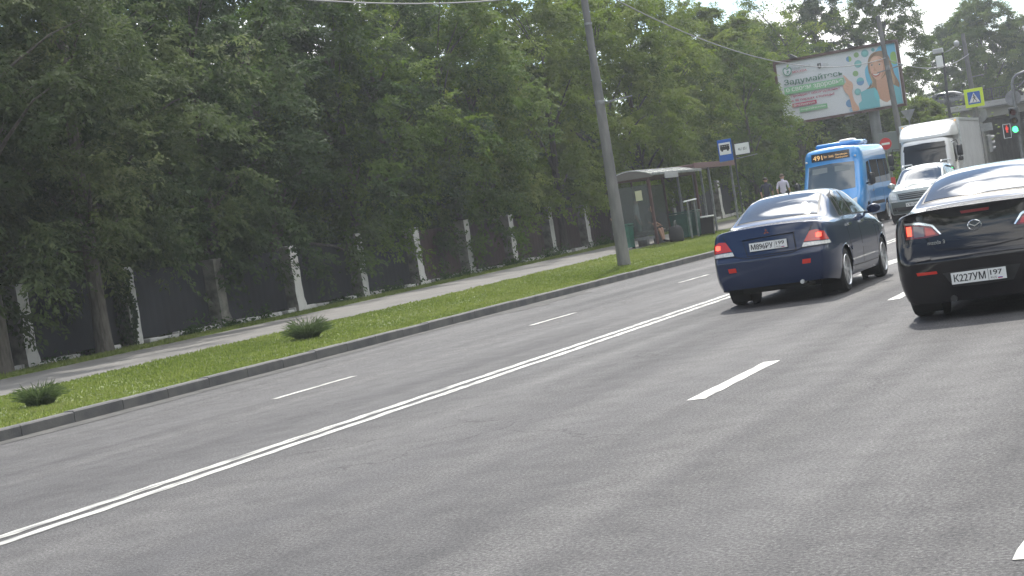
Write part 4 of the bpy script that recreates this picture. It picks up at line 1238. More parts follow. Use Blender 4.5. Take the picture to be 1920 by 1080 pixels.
text_part('display_lettering', 'Платф. Лихобо', .1, m_amber, db, (-.20, yb, 2.31), (1, 0, 0), (0, 0, 1), (0, -1, 0), .0, fit=.32, fith=.10)
text_part('display_lettering', 'Лихоборы', .1, m_amber, db, (.17, yb, 2.345), (1, 0, 0), (0, 0, 1), (0, -1, 0), .0, fit=.40, fith=.07)
text_part('display_lettering', 'Лихоборская', .1, m_amber, db, (.17, yb, 2.265), (1, 0, 0), (0, 0, 1), (0, -1, 0), .0, fit=.40, fith=.06)
for s_, view in ((1, 'right'), (-1, 'left')):
    patch('front_door_window', bv, view, [(1.25, 1.26), (1.95, 1.24)], [(1.62, 2.02), (1.95, 2.06)], m_glass, t, off=.006, nu=8, nv=8)
    for a, b in ((2.12, 3.30), (3.38, 4.4), (4.46, 5.2)):
        patch('side_window', bv, view, [(a, 1.30), (b, 1.30)], [(a, 2.08), (b, 2.08)], m_glass, t, off=.006, nu=8, nv=8)
    patch('roof_band', bv, view, [(1.45, 2.22), (5.2, 2.22)], [(1.45, 2.40), (5.2, 2.40)], M('pale_blue_paint', (.30, .42, .58), .35, coat=.6), t, off=.005, nu=20, nv=4)
    for ln in ([(1.12, 1.2), (1.3, .6)], [(2.05, 2.1), (2.05, .5)], [(3.6, 2.1), (3.6, .45)]):
        seam('door_gap', bv, view, ln, .014, t)
    patch('door_handle', bv, view, [(1.78, 1.06), (1.96, 1.06)], [(1.78, 1.11), (1.96, 1.11)], m_chrome, t, off=.03, thick=0, nu=5, nv=3)
    patch('side_rubbing_strip', bv, view, [(1.55, .62), (3.6, .62)], [(1.55, .72), (3.6, .72)], m_plastic, t, off=.012, nu=14, nv=3)
    mb = MB(); mb.cbox((s_ * (h + .20), .98, 1.47), (.20, .12, .38), .04); mb.tube([(s_ * (h - .08), 1.15, 1.32), (s_ * (h + .16), 1.0, 1.36)], .03, 6); mb.build('door_mirror', m_plastic, t, auto=50)
    patch('headlamp', bv, 'rear', [(s_ * .56, .70), (s_ * .83, .74)], [(s_ * .62, .88), (s_ * .84, .95)], m_head, t, off=.008, nu=8, nv=6)
    mb = MB(); mb.cbox((s_ * .80, .93, 2.27), (.07, .05, .06), .012); mb.build('marker_lamp', m_clear, t)
patch('grille', bv, 'rear', [(-.42, .74), (.42, .74)], [(-.46, .98), (.46, .98)], m_plastic, t, off=.008, nu=12, nv=4)
mb = MB(); mb.cbox((0, 2.9, 2.73), (1.35, 1.9, .16), .05); mb.build('roof_unit', m_bluep, t, auto=50)
mb = MB(); mb.cbox((.35, 2.25, 2.80), (.5, .5, .14), .04); mb.build('roof_vent', m_whitep, t, auto=50)
mb = MB(); mb.cbox((-.28, .80, 1.40), (.26, .02, .10), .004, .0); mb.build('dashboard_card', M('card_cyan', (.25, .5, .5), .6), t)
for s_ in (-1, 1):
    patch('sun_visor', bv, 'rear', [(s_ * .12, 1.86), (s_ * .62, 1.84)], [(s_ * .12, 2.02), (s_ * .62, 2.02)], M('visor_grey', (.16, .19, .20), .7), t, off=.0085, thick=.001, nu=8, nv=3)

# ---- oncoming pale off-roader
t = thing('off_road_car', 'pale silver off-roader with roof rails, oncoming between minibus and black saloon', 'car', (-9.28, 52.4, road_z(-9.3, 53)))
h = .9075; H = 1.72
def sst(y, zt, tops, w=1.0, zb=.32):
    return [(h * .92 * w, y, zb), (h * .98 * w, y, .46), (h * w, y, .62), (h * w, y, .78), (h * .99 * w, y, .90), (h * .965 * w, y, zt - .04)] + [(h * a, y, z) for a, z in tops]
rings = [
    [(h * .80, .05, .28), (h * .86, .0, .38), (h * .86, -.02, .52), (h * .85, .0, .64), (h * .83, .04, .76), (h * .80, .07, .88), (h * .74, .12, .99), (h * .66, .12, 1.015), (h * .5, .12, 1.03), (h * .26, .12, 1.04), (0, .12, 1.045)],
    sst(.34, .97, [(.86, 1.0), (.76, 1.045), (.58, 1.06), (.30, 1.07), (0, 1.075)], .97),
    sst(.95, 1.02, [(.89, 1.05), (.80, 1.09), (.62, 1.105), (.32, 1.12), (0, 1.125)]),
    sst(1.15, 1.04, [(.90, 1.07), (.84, 1.11), (.68, 1.14), (.36, 1.155), (0, 1.16)]),
    sst(1.80, 1.05, [(.905, 1.10), (.81, 1.44), (.67, 1.59), (.36, 1.62), (0, 1.63)]),
    sst(2.15, 1.05, [(.905, 1.10), (.80, 1.47), (.665, 1.665), (.36, 1.705), (0, H)]),
    sst(3.3, 1.06, [(.905, 1.11), (.80, 1.47), (.67, 1.67), (.36, 1.71), (0, H)]),
    sst(4.1, 1.08, [(.89, 1.12), (.78, 1.47), (.66, 1.64), (.36, 1.68), (0, 1.69)], .98),
    [(h * .80, 4.38, .36), (h * .86, 4.40, .46), (h * .88, 4.42, .62), (h * .88, 4.40, .78), (h * .87, 4.38, .9), (h * .84, 4.36, 1.03), (h * .80, 4.34, 1.12), (h * .70, 4.26, 1.45), (h * .6, 4.2, 1.60), (h * .33, 4.2, 1.64), (0, 4.2, 1.65)],
]
body, bv = smooth_loft(rings, 6, 'body', m_silver, t, bulge=(.10, .05), levels=3, creases=((0, .6, 0, 8), (6, .3, 3, 8)), rows=((0, 6, .35),), arches=((.88, .36, .42), (3.52, .36, .42)))
for yy in (.88, 3.52):
    for s_ in (-1, 1): wheel(t, s_ * (h - .13), yy, .36, .225, s_, 5)
    liner(t, yy, .36, .43, h * .94, h - .36)
mb = MB(); mb.box((0, 2.2, .40), (1.4, 3.6, .2)); mb.build('underbody', m_dark, t)
patch('windscreen', bv, 'rear', [(-.69, 1.19), (0, 1.165), (.69, 1.19)], [(-.60, 1.60), (0, 1.625), (.60, 1.60)], m_rg, t, off=.005, nu=18, nv=10)
patch('grille', bv, 'rear', [(-.44, .72), (0, .70), (.44, .72)], [(-.50, .905), (0, .915), (.50, .905)], m_plastic, t, off=.008, nu=14, nv=5)
for z in (.765, .82, .875):
    patch('grille_bar', bv, 'rear', [(-.47, z - .012), (.47, z - .012)], [(-.47, z + .010), (.47, z + .010)], M('grey_trim', (.20, .22, .22), .35, metal=.5), t, off=.022, nu=12, nv=3)
em = MB(); em.lathe([(-.01, .05), (-.02, .06), (0, .065)], 24, 'y', (0, .0, .835)); em.build('emblem', m_chrome, t, auto=40)
patch('lower_grille', bv, 'rear', [(-.52, .37), (.52, .37)], [(-.58, .50), (.58, .50)], m_plastic, t, off=.010, nu=12, nv=4)
patch('lower_bumper', bv, 'rear', [(-.74, .31), (0, .30), (.74, .31)], [(-.77, .66), (0, .665), (.77, .66)], M('bumper_grey_green', (.075, .095, .088), .5), t, off=.004, nu=26, nv=8)
plate_part(t, 0, -.125, .55, False, 'К781ОН', '197')
for s_, view in ((1, 'right'), (-1, 'left')):
    patch('headlamp', bv, 'rear', [(s_ * .53, .735), (s_ * .80, .76)], [(s_ * .55, .93), (s_ * .79, .985)], m_head, t, off=.010, nu=10, nv=6)
    patch('turn_lamp', bv, 'rear', [(s_ * .50, .668), (s_ * .78, .672)], [(s_ * .52, .70), (s_ * .80, .705)], m_clear, t, off=.010, nu=8, nv=3)
    patch('fog_lamp', bv, 'rear', [(s_ * .58, .40), (s_ * .70, .40)], [(s_ * .58, .50), (s_ * .70, .50)], m_glass, t, off=.014, nu=6, nv=4)
    patch('side_window', bv, view, [(1.75, 1.14), (2.45, 1.135)], [(2.02, 1.53), (2.45, 1.58)], m_glass, t, off=.005, nu=8, nv=8)
    patch('side_window', bv, view, [(2.52, 1.135), (3.25, 1.14)], [(2.52, 1.58), (3.25, 1.58)], m_glass, t, off=.005, nu=8, nv=8)
    patch('side_window', bv, view, [(3.35, 1.15), (3.95, 1.17)], [(3.35, 1.57), (3.88, 1.54)], m_glass, t, off=.005, nu=8, nv=8)
    for ln in ([(1.35, 1.05), (1.4, .45)], [(2.48, 1.1), (2.48, .42)], [(3.3, 1.1), (3.2, .6)]): seam('door_gap', bv, view, ln, .010, t)
    mb = MB(); mb.tube([(s_ * .60, 2.0, 1.67), (s_ * .60, 2.15, 1.735), (s_ * .60, 3.7, 1.745), (s_ * .60, 3.9, 1.68)], .02, 6); mb.build('roof_rail', m_alloy, t, smooth=True)
    mirror(t, s_ * .84, 1.62, 1.17, s_, m_silver, 1.15)
mb = MB(); mb.tube([(-.35, .98, 1.13), (-.05, .97, 1.15)], .008, 5); mb.tube([(.1, .98, 1.13), (.5, 1.02, 1.12)], .008, 5); mb.build('wiper', m_plastic, t)

# ---- white box lorry
t = thing('box_lorry', 'white box lorry with a tall wind deflector, behind the silver off-roader', 'lorry', (-10.36, 61.6, road_z(-10.2, 63)))
h = .98
rings = [
    [(h * .86, .06, .42), (h * .90, .0, .55), (h * .90, .0, .9), (h * .90, .02, 1.2), (h * .89, .05, 1.55), (h * .87, .16, 1.95), (h * .84, .36, 2.42), (h * .76, .42, 2.56), (h * .5, .44, 2.60), (h * .25, .44, 2.61), (0, .44, 2.61)],
    [(h * .96, .25, .42), (h, .22, .55), (h, .22, .9), (h, .22, 1.2), (h * .99, .26, 1.55), (h * .97, .42, 1.95), (h * .93, .62, 2.42), (h * .84, .68, 2.57), (h * .55, .70, 2.61), (h * .26, .70, 2.62), (0, .70, 2.62)],
    [(h * .96, 1.0, .42), (h, 1.0, .55), (h, 1.0, .9), (h, 1.0, 1.2), (h * .99, 1.0, 1.55), (h * .97, 1.02, 1.95), (h * .93, 1.04, 2.42), (h * .84, 1.06, 2.57), (h * .55, 1.06, 2.61), (h * .26, 1.06, 2.62), (0, 1.06, 2.62)],
    [(h * .96, 1.65, .42), (h, 1.65, .55), (h, 1.65, .9), (h, 1.65, 1.2), (h * .99, 1.65, 1.55), (h * .97, 1.65, 1.95), (h * .93, 1.65, 2.42), (h * .84, 1.65, 2.57), (h * .55, 1.65, 2.61), (h * .26, 1.65, 2.62), (0, 1.65, 2.62)],
]
body, bv = smooth_loft(rings, 7, 'cab', m_whitep, t, bulge=(.08, 0), levels=2, creases=((0, .7, 0, 3),), arches=((.95, .40, .46),))
patch('windscreen', bv, 'rear', [(-.76, 1.62), (0, 1.60), (.76, 1.62)], [(-.72, 2.42), (0, 2.45), (.72, 2.42)], m_glass, t, off=.006, nu=16, nv=8)
patch('sun_shield', bv, 'rear', [(-.74, 2.22), (.74, 2.22)], [(-.70, 2.40), (.70, 2.40)], m_glass, t, off=.06, thick=.0, nu=12, nv=3)
patch('grille', bv, 'rear', [(-.5, .8), (.5, .8)], [(-.5, 1.15), (.5, 1.15)], m_plastic, t, off=.01, nu=8, nv=4)
for s_, view in ((1, 'right'), (-1, 'left')):
    patch('door_window', bv, view, [(.55, 1.62), (1.45, 1.60)], [(.80, 2.32), (1.45, 2.34)], m_glass, t, off=.006, nu=8, nv=6)
    patch('headlamp', bv, 'rear', [(s_ * .56, .72), (s_ * .86, .72)], [(s_ * .56, .95), (s_ * .86, .95)], m_head, t, off=.01, nu=6, nv=4)
    mb = MB(); mb.cbox((s_ * 1.22, .20, 2.02), (.20, .10, .40), .03); mb.cbox((s_ * 1.22, .20, 1.72), (.17, .09, .15), .03)
    mb.tube([(s_ * .93, .50, 2.36), (s_ * 1.12, .28, 2.40), (s_ * 1.22, .22, 2.1), (s_ * 1.20, .24, 1.7), (s_ * .97, .42, 1.66)], .016, 6); mb.build('door_mirror', m_plastic, t, auto=50)
# deflector above the cab: tapering hood with rounded shoulders
rings = []
for y, w, z0, z1 in ((.55, .93, 2.60, 2.74), (.85, .97, 2.60, 3.00), (1.30, 1.02, 2.60, 3.16), (1.80, 1.05, 2.60, 3.20)):
    rings.append([(h * w, y, z0), (h * w * .995, y + .01, z0 + (z1 - z0) * .45), (h * w * .95, y + .02, z0 + (z1 - z0) * .8), (h * w * .80, y + .03, z1 - .02), (h * w * .5, y + .03, z1), (0, y + .03, z1 + .005)])
smooth_loft(rings, 3, 'wind_deflector', m_whitep, t, bulge=(.12, 0), levels=2, creases=((0, .8, 0, 3),), cap=(True, False))
m_boxw = M('box_white', (.60, .60, .58), .5, var=.06, scale=1.2)
mb = MB()
x1 = 1.06; yA, yB, zA, zB = 1.86, 7.1, .95, 3.22
mb.cbox((0, (yA + yB) / 2, (zA + zB) / 2), (2 * x1 - .06, yB - yA, zB - zA), .015)
mb.build('cargo_box', m_boxw, t)
for s_ in (1, -1):
    mb = MB(); n = 56; xs_ = s_ * (x1 - .028)
    lo_ = []
    for k in range(n * 4 + 1):
        yy = yA + .12 + (yB - yA - .24) * k / (n * 4)
        off = (.0, .028, .028, .0)[k % 4] * s_
        lo_.append(mb.add([(xs_ + off, yy, zA + .10), (xs_ + off, yy, zB - .12)]))
    for a, b in zip(lo_, lo_[1:]): mb.face([a, b, b + 1, a + 1])
    mb.build('corrugated_side', M('box_side_white', (.52, .525, .52), .5, var=.08, scale=1.5), t, fix=False)
    mb = MB(); mb.box((s_ * (x1 - .012), (yA + yB) / 2, zB - .05), (.05, yB - yA, .09)); mb.box((s_ * (x1 - .012), (yA + yB) / 2, zA + .04), (.05, yB - yA, .09))
    mb.box((s_ * (x1 - .012), yA + .05, (zA + zB) / 2), (.05, .10, zB - zA - .2)); mb.box((s_ * (x1 - .012), yB - .05, (zA + zB) / 2), (.05, .10, zB - zA - .2)); mb.build('box_edge_frame', m_alloy, t)
    mb = MB(); mb.cbox((s_ * .95, yA - .012, zB - .09), (.06, .03, .06), .01); mb.build('marker_lamp', m_amber, t)
for yy, xx in ((.95, h - .14), (5.4, h - .12)):
    for s_ in (-1, 1): wheel(t, s_ * xx, yy, .39, .22, s_, 6)
mb = MB(); mb.box((0, 4.0, .75), (.9, 6.2, .22)); mb.box((0, 5.4, .4), (1.5, .12, .12)); mb.build('chassis', m_dark, t)

# ---- small car on the overpass
m_greyp = M('grey_car_paint', (.022, .023, .026), .3, coat=1.0)
t = thing('bridge_car', 'dark car with a bright roof crossing the overpass behind the railing', 'car', (-20.2, 120.0, 5.22), -pi / 2)
hh = .85
rear = [(hh * .80, .10, .27), (hh * .84, .075, .36), (hh * .86, .065, .50), (hh * .865, .075, .655), (hh * .845, .115, .76), (hh * .80, .155, .92), (hh * .735, .19, 1.025), (hh * .66, .185, 1.04), (hh * .50, .175, 1.048), (hh * .26, .165, 1.055), (0, .16, 1.06)]
body, bv = sedan(t, 1.70, 1.47, 4.4, 2.6, .98, .31, m_greyp, rear, belt=1.0, deck=1.045, spokes=5)
for view in ('right', 'left'):
    patch('rear_side_window', bv, view, [(1.40, 1.04), (2.10, 1.03)], [(1.62, 1.34), (2.09, 1.38)], m_glass, t, off=.005, nu=8, nv=6)
    patch('front_side_window', bv, view, [(2.19, 1.03), (3.10, 1.02)], [(2.18, 1.38), (2.70, 1.33)], m_glass, t, off=.005, nu=8, nv=6)
for s_ in (1, -1):
    patch('tail_lamp', bv, 'rear', [(s_ * .5, .78), (s_ * .8, .77)], [(s_ * .55, .92), (s_ * .76, .89)], m_redl, t, off=.008, nu=8, nv=4)
patch('rear_window', bv, 'top', [(-.57, .79), (.57, .79)], [(-.49, 1.46), (.49, 1.46)], m_rg, t, off=.006, nu=10, nv=8)
patch('windscreen', bv, 'top', [(-.52, 2.72), (.52, 2.72)], [(-.60, 3.34), (.60, 3.34)], m_rg, t, off=.005, nu=10, nv=8)

# ------------------------------------------------------------------ street furniture
m_conc = M('pole_concrete', (.115, .117, .118), .9, col2=(.185, .183, .178), scale=3, detail=9, aniso=(2, 2, .5), bump=.25, bscale=30)
m_steel = M('galvanised_steel', (.24, .25, .25), .5, metal=.6, var=.2, scale=6)
m_dsteel = M('dark_steel', (.055, .058, .06), .6, metal=.3, var=.2, scale=6)
m_cable = M('cable', (.16, .16, .165), .5)
m_maroon = M('maroon_steel', (.085, .045, .040), .6, var=.2, scale=5)
m_sblue = M('sign_blue', (.012, .10, .42), .45)
m_swhite = M('sign_white', (.70, .71, .70), .45, var=.04, scale=3)
m_sred = M('sign_red', (.50, .022, .028), .45)
m_sback = M('sign_back_grey', (.24, .245, .25), .55, metal=.3, var=.15, scale=4)
m_lime = M('fluorescent_yellow', (.62, .78, .02), .5)
m_sblack = M('sign_black', (.012, .012, .012), .5)

def pole_thing(name, label, x, y, z0, h, r0, r1, mat, lean=(0, 0), cat='pole'):
    t = thing(name, label, cat, (x, y, z0))
    mb = MB(); n = 6
    mb.tube([(lean[0] * k / n, lean[1] * k / n, -.3 + (h + .3) * k / n) for k in range(n + 1)], [r0 + (r1 - r0) * k / n for k in range(n + 1)], 16)
    mb.build('shaft', mat, t, auto=60)
    return t
# the near concrete pole on the verge
PX, PY = -15.77, 43.9
t = thing('concrete_pole', 'tall grey concrete pole standing on the verge before the bus shelter', 'pole', (PX, PY, land_z(PX, PY)))
mb = MB(); mb.tube([(0, 0, -.3), (0, 0, .0), (.0, 0, 2.0), (0, 0, 4.4), (0, 0, 5.45)], [.185, .18, .155, .128, .118], 18); mb.build('shaft', m_conc, t, auto=60)
mb = MB(); mb.tube([(0, 0, 5.45), (0, 0, 7.0), (0, 0, 9.2)], [.104, .098, .088], 18); mb.build('upper_shaft', m_conc, t, auto=60)
mb = MB(); mb.lathe([(0, .125), (.02, .132), (.10, .132), (.12, .12)], 18, 'z', (0, 0, 4.42)); mb.build('clamp_band', m_steel, t, auto=50)
mb = MB(); mb.lathe([(0, .108), (.02, .112), (.06, .112)], 18, 'z', (0, 0, 6.6)); mb.build('clamp_band', m_steel, t, auto=50)
mb = MB(); mb.tube([(.1, 0, 4.46), (.95, -.02, 4.50)], .018, 6); mb.tube([(.1, 0, 4.40), (.55, -.01, 4.48)], .010, 5); mb.build('bracket_arm', m_steel, t)

def cable(name, label, a, b, sag, r=.012, n=26):
    mb = MB()
    a, b = Vector(a), Vector(b)
    mb.tube([a.lerp(b, k / n) - Vector((0, 0, sag * 4 * (k / n) * (1 - k / n))) for k in range(n + 1)], r, 5)
    o = mb.build(name, m_cable, None, smooth=True)
    return tag(o, label, 'cable')
P2 = (-14.1, 79.0); P3 = (-13.95, 103.0)
cable('overhead_cable', 'thin overhead cable crossing the tree crowns left of the concrete pole', (-15.77, 43.9, 7.82), (-15.8, 5, 7.82), 1.42, .017)
cable('overhead_cable', 'sagging overhead cable from the concrete pole to the pole before the billboard', (-15.77, 43.9, 8.0), (P2[0] - .25, P2[1], 6.9), 1.2, .019)
cable('overhead_cable', 'hanging cable between the billboard pole and the pole with the crossing sign', (P2[0] - .25, P2[1], 6.85), (P3[0], P3[1], 7.9), .62, .022)

t = pole_thing('concrete_pole', 'slim concrete pole standing in front of the billboard', P2[0], P2[1], land_z(*P2), 8.6, .17, .10, m_conc, lean=(-.35, 0))
mb = MB(); mb.tube([(-.75, 0, 6.05), (.45, 0, 6.22)], .03, 6); mb.box((-.22, -.13, 6.2), (.16, .12, .2)); mb.build('cable_bracket', m_steel, t)
t = pole_thing('concrete_pole', 'concrete pole carrying the yellow-bordered crossing sign', P3[0], P3[1], land_z(*P3), 8.9, .20, .11, m_conc, lean=(-.18, 0))
mb = MB(); mb.tube([(-.1, 0, 6.3), (.7, 0, 6.35)], .025, 6); mb.build('bracket_arm', m_steel, t)
# crossing sign
s0 = thing('crossing_sign', 'blue pedestrian crossing sign on a fluorescent yellow square board', 'road sign', (P3[0] - .02, P3[1] - .26, 5.32), radians(2))
mb = MB(); mb.cbox((0, 0, 0), (1.08, .03, 1.08), .01); mb.build('backing_board', m_lime, s0)
mb = MB(); mb.cbox((0, -.02, 0), (.72, .012, .72), .004); mb.build('sign_face', m_sblue, s0)
mb = MB(); mb.prism([(-.31, -.28), (.31, -.28), (0, .31)], (0, -.026, 0), (1, 0, 0), (0, 0, 1), (0, -.003, 0)); mb.build('triangle', m_swhite, s0)
mb = MB()
def seg(a, b, w, o=(0, -.0295, 0)):
    a, b = Vector((*a, 0)), Vector((*b, 0)); d = (b - a).normalized(); q = Vector((-d.y, d.x, 0)) * w / 2
    mb.prism([tuple((a - q).xy), tuple((b - q).xy), tuple((b + q).xy), tuple((a + q).xy)], o, (1, 0, 0), (0, 0, 1), (0, -.003, 0))
seg((.0, .10), (.02, -.06), .06); seg((.0, -.05), (-.09, -.22), .04); seg((.03, -.05), (.09, -.14), .04); seg((.09, -.14), (.13, -.22), .035)
seg((.0, .08), (-.08, -.02), .03); seg((.02, .08), (.10, .0), .03)
mb.lathe([(-.003, .045), (0, .045)], 14, 'y', (0, -.030, .155))
for k in range(5): seg((-.24 + .11 * k, -.255), (-.18 + .11 * k, -.255), .02)
mb.build('walking_figure', m_sblack, s0)
# grey sign backs and signal box on the same pole
s1 = thing('road_sign', 'round grey back of a road sign below the crossing sign', 'road sign', (P3[0] + .12, P3[1] + .14, 4.28))
mb = MB(); mb.lathe([(0, .42), (.03, .42)], 28, 'y'); mb.build('disc', m_sback, s1, auto=40); mb = MB(); mb.box((0, -.03, 0), (.08, .06, .5)); mb.build('bracket', m_steel, s1)
s1 = thing('road_sign', 'small square grey sign back on the pole beneath the round one', 'road sign', (P3[0] + .25, P3[1] - .05, 3.52))
mb = MB(); mb.cbox((0, 0, 0), (1.0, .03, .45), .01); mb.build('plate', m_sback, s1); mb = MB(); mb.box((-.2, .05, 0), (.08, .09, .3)); mb.build('bracket', m_steel, s1)
def signal(t, lit, y=-.1):
    mb = MB(); mb.cbox((0, 0, 0), (.34, .22, 1.02), .03); mb.build('housing', m_sback if lit is None else M('signal_grey', (.13, .135, .135), .6), t)
    for k, (nm, c) in enumerate((('red', (.10, .012, .012)), ('amber', (.10, .06, .01)), ('green', (.01, .08, .04)))):
        z = .32 - .32 * k
        mb = MB(); mb.lathe([(-.004, .115), (-.03, .08), (-.036, .02)], 20, 'y', (0, -.112, z))
        mm = M('signal_' + nm + ('_lit' if lit == nm else ''), c if lit != nm else (.1, .9, .3), .3, emit=(.06, 1.0, .28) if lit == nm else None, estr=2.2 if lit == nm else 0)
        mb.build('lens', mm, t, auto=50)
        mb = MB(); n = 14
        a = [mb.add([(.135 * cos(q), -.11, z + .135 * sin(q)), (.125 * cos(q), -.34 + .10 * (1 - sin(q)) * .5, z + .125 * sin(q))]) for q in [(-.15 + 1.3 * j / n) * pi for j in range(n + 1)]]
        for p, q in zip(a, a[1:]): mb.face([p, q, q + 1, p + 1])
        mb.build('visor', m_sback if lit is None else m_plastic, t, fix=False)
s1 = thing('traffic_light', 'grey traffic light seen from behind on the crossing sign pole', 'traffic light', (P3[0] + .42, P3[1] + .1, 2.55), radians(118))
signal(s1, None)

# traffic light on the island
IX, IY = -7.62, 66.6
mb = MB(); mb.cbox((0, 0, .06), (1.1, 7.0, .22), .03); o = mb.build('traffic_island', m_kerb); o.location = (IX, IY + 2.5, 0); tag(o, kind='structure')
t = thing('signal_mast', 'grey signal mast with a curved arm at the right edge of the picture', 'mast', (IX, IY, .17))
mb = MB(); mb.tube([(0, 0, -.1), (0, 0, 2.5), (0, 0, 4.05), (.06, 0, 4.25), (.2, 0, 4.38), (.5, 0, 4.45), (1.6, 0, 4.55), (3.0, 0, 4.62)], [.075, .065, .055, .05, .05, .048, .045, .04], 12); mb.build('shaft', m_steel, t, auto=60)
mb = MB(); mb.tube([(0, 0, 3.75), (.5, 0, 4.15), (.85, 0, 4.46)], .022, 8); mb.build('brace', m_steel, t, smooth=True)
mb = MB(); mb.lathe([(0, .085), (.02, .12), (.10, .12)], 12, 'z'); mb.build('foot_flange', m_dsteel, t, auto=50)
s1 = thing('traffic_light', 'traffic light showing a bright green lamp on the mast by the underpass', 'traffic light', (IX - .06, IY - .20, 2.86), radians(-4))
signal(s1, 'green')
s1 = thing('pedestrian_signal', 'small pedestrian signal box showing red beside the green traffic light', 'pedestrian signal', (IX - .38, IY - .18, 2.52), radians(-4)); s1.scale = (.82, .82, .82)
mb = MB(); mb.cbox((0, 0, 0), (.36, .16, .66), .02); mb.build('housing', m_plastic, s1)
mb = MB()
for a, b in (((0, -.084, .315), (.34, .01, .03)), ((0, -.084, -.315), (.34, .01, .03)), ((-.165, -.084, 0), (.03, .01, .60)), ((.165, -.084, 0), (.03, .01, .60))): mb.box(a, b)
mb.build('white_border', m_swhite, s1)
mb = MB(); mb.box((0, -.083, .12), (.07, .006, .14)); mb.lathe([(-.006, .035), (0, .035)], 12, 'y', (0, -.08, .23)); mb.box((-.025, -.083, .0), (.03, .006, .14)); mb.box((.025, -.083, .0), (.03, .006, .14)); mb.box((-.055, -.083, .12), (.025, .006, .12)); mb.box((.055, -.083, .12), (.025, .006, .12))
mb.build('red_figure', M('ped_red_lit', (.8, .05, .04), .4, emit=(1.0, .10, .06), estr=.25), s1)
s1 = thing('road_sign', 'round grey sign back on the signal mast above the lamps', 'road sign', (IX - .05, IY + .12, 3.72))
mb = MB(); mb.lathe([(0, .29), (.03, .29)], 28, 'y'); mb.build('disc', m_sback, s1, auto=40); mb = MB(); mb.box((0, -.03, 0), (.07, .06, .4)); mb.build('bracket', m_steel, s1)

# traffic camera mast
CX, CY = -14.4, 95.5
t = thing('camera_mast', 'slim mast topped by a white surveillance camera and box', 'mast', (CX, CY, land_z(CX, CY)))
mb = MB(); mb.tube([(0, 0, -.2), (0, 0, 4), (.1, 0, 7.55)], [.10, .085, .06], 12); mb.build('shaft', m_dsteel, t, auto=60)
mb = MB(); mb.tube([(.1, 0, 7.45), (.5, -.05, 7.55), (.85, -.1, 7.72)], .03, 8); mb.build('bracket_arm', m_steel, t, smooth=True)
mb = MB(); mb.lathe([(-.18, .02), (-.16, .09), (-.05, .15), (.07, .145), (.13, .08), (.15, .03)], 18, 'z', (.92, -.12, 7.85)); mb.build('dome_camera', M('housing_white', (.38, .39, .40), .5), t, auto=60)
mb = MB(); mb.cbox((-.12, -.05, 7.62), (.55, .26, .26), .03); mb.build('camera_housing', M('housing_white', (.38, .39, .40), .5), t)
mb = MB(); mb.cbox((-.10, -.14, 7.02), (.34, .22, .66), .03); mb.build('equipment_box', m_swhite, t)

# no-entry sign
t = thing('no_entry_sign', 'round red no-entry sign on a thin post behind the minibus', 'road sign', (-14.3, 75.7, land_z(-14.3, 75.7)))
mb = MB(); mb.tube([(0, 0, -.1), (0, 0, 3.0)], .03, 8); mb.build('post', m_steel, t)
mb = MB(); mb.lathe([(-.03, .26), (0, .26)], 28, 'y', (0, -.035, 2.72)); mb.build('disc', m_sred, t, auto=40)
mb = MB(); mb.box((0, -.0675, 2.72), (.36, .005, .09)); mb.build('white_bar', m_swhite, t)
mb = MB(); mb.box((.1, -.03, 1.05), (.18, .03, .34)); mb.build('lower_plate', m_sred, t)
# triangular sign back and plate by the billboard
t = thing('sign_post', 'thin sign post with a triangular sign back over two pale plates', 'road sign', (-14.85, 85.5, land_z(-14.85, 85.5)))
mb = MB(); mb.tube([(0, 0, -.1), (0, 0, 4.35)], .03, 8); mb.build('post', m_steel, t)
mb = MB(); mb.prism([(-.36, .31), (.36, .31), (0, -.31)], (0, -.04, 4.05), (1, 0, 0), (0, 0, 1), (0, .012, 0)); mb.build('triangle', m_sback, t)
mb = MB(); mb.cbox((.02, -.04, 3.32), (.48, .02, .55), .008); mb.build('plate', M('pale_plate', (.50, .55, .58), .4, metal=.2), t)
t = thing('road_sign', 'wide grey sign board seen from behind above the lorry', 'road sign', (-14.75, 80.6, 3.1))
mb = MB(); mb.cbox((0, 0, 0), (1.5, .03, .95), .01); mb.build('board', M('grey_green_back', (.16, .19, .19), .6), t)
for x in (-.4, .4):
    mb = MB(); mb.tube([(x, .05, -2.4), (x, .05, .4)], .035, 8); mb.build('post', m_steel, t)

# ------------------------------------------------------------------ billboard
BX, BY = -18.12, 86.0
t = thing('billboard', 'large billboard with a smiling woman and green health lettering', 'billboard', (BX, BY, 0))
zb = land_z(-16.7, 86.6)
mb = MB(); mb.tube([(1.42, .45, zb - .3), (1.42, .45, 5.3)], .27, 18); mb.build('column', M('grey_paint_steel', (.16, .17, .18), .6, var=.15, scale=2), t, auto=60)
mb = MB()
mb.box((0, .30, 5.6), (5.9, .14, .2)); mb.box((0, .30, 7.4), (5.9, .14, .2))
for x in (-2.5, -.9, .9, 2.5): mb.box((x, .18, 6.5), (.12, .1, 2.9))
mb.build('back_beams', m_dsteel, t)
mb = MB()
for a, b in (((0, 0, 8.11), (6.36, .26, .14)), ((0, 0, 4.93), (6.36, .26, .12)), ((-3.12, 0, 6.52), (.12, .26, 3.04)), ((3.12, 0, 6.52), (.12, .26, 3.04))): mb.box(a, b)
mb.build('frame', m_maroon, t)
for x in (-1.95, 1.0):
    mb = MB(); mb.prism([(-.28, 0), (.10, 0), (-.22, .22)], (x, -.35, 8.18), (1, 0, 0), (0, 0, 1), (0, .4, 0)); mb.build('top_lamp', m_dsteel, t)
mb = MB(); mb.box((-2.6, -.3, 4.80), (.55, .5, .10)); mb.build('lower_lamp', m_sback, t)
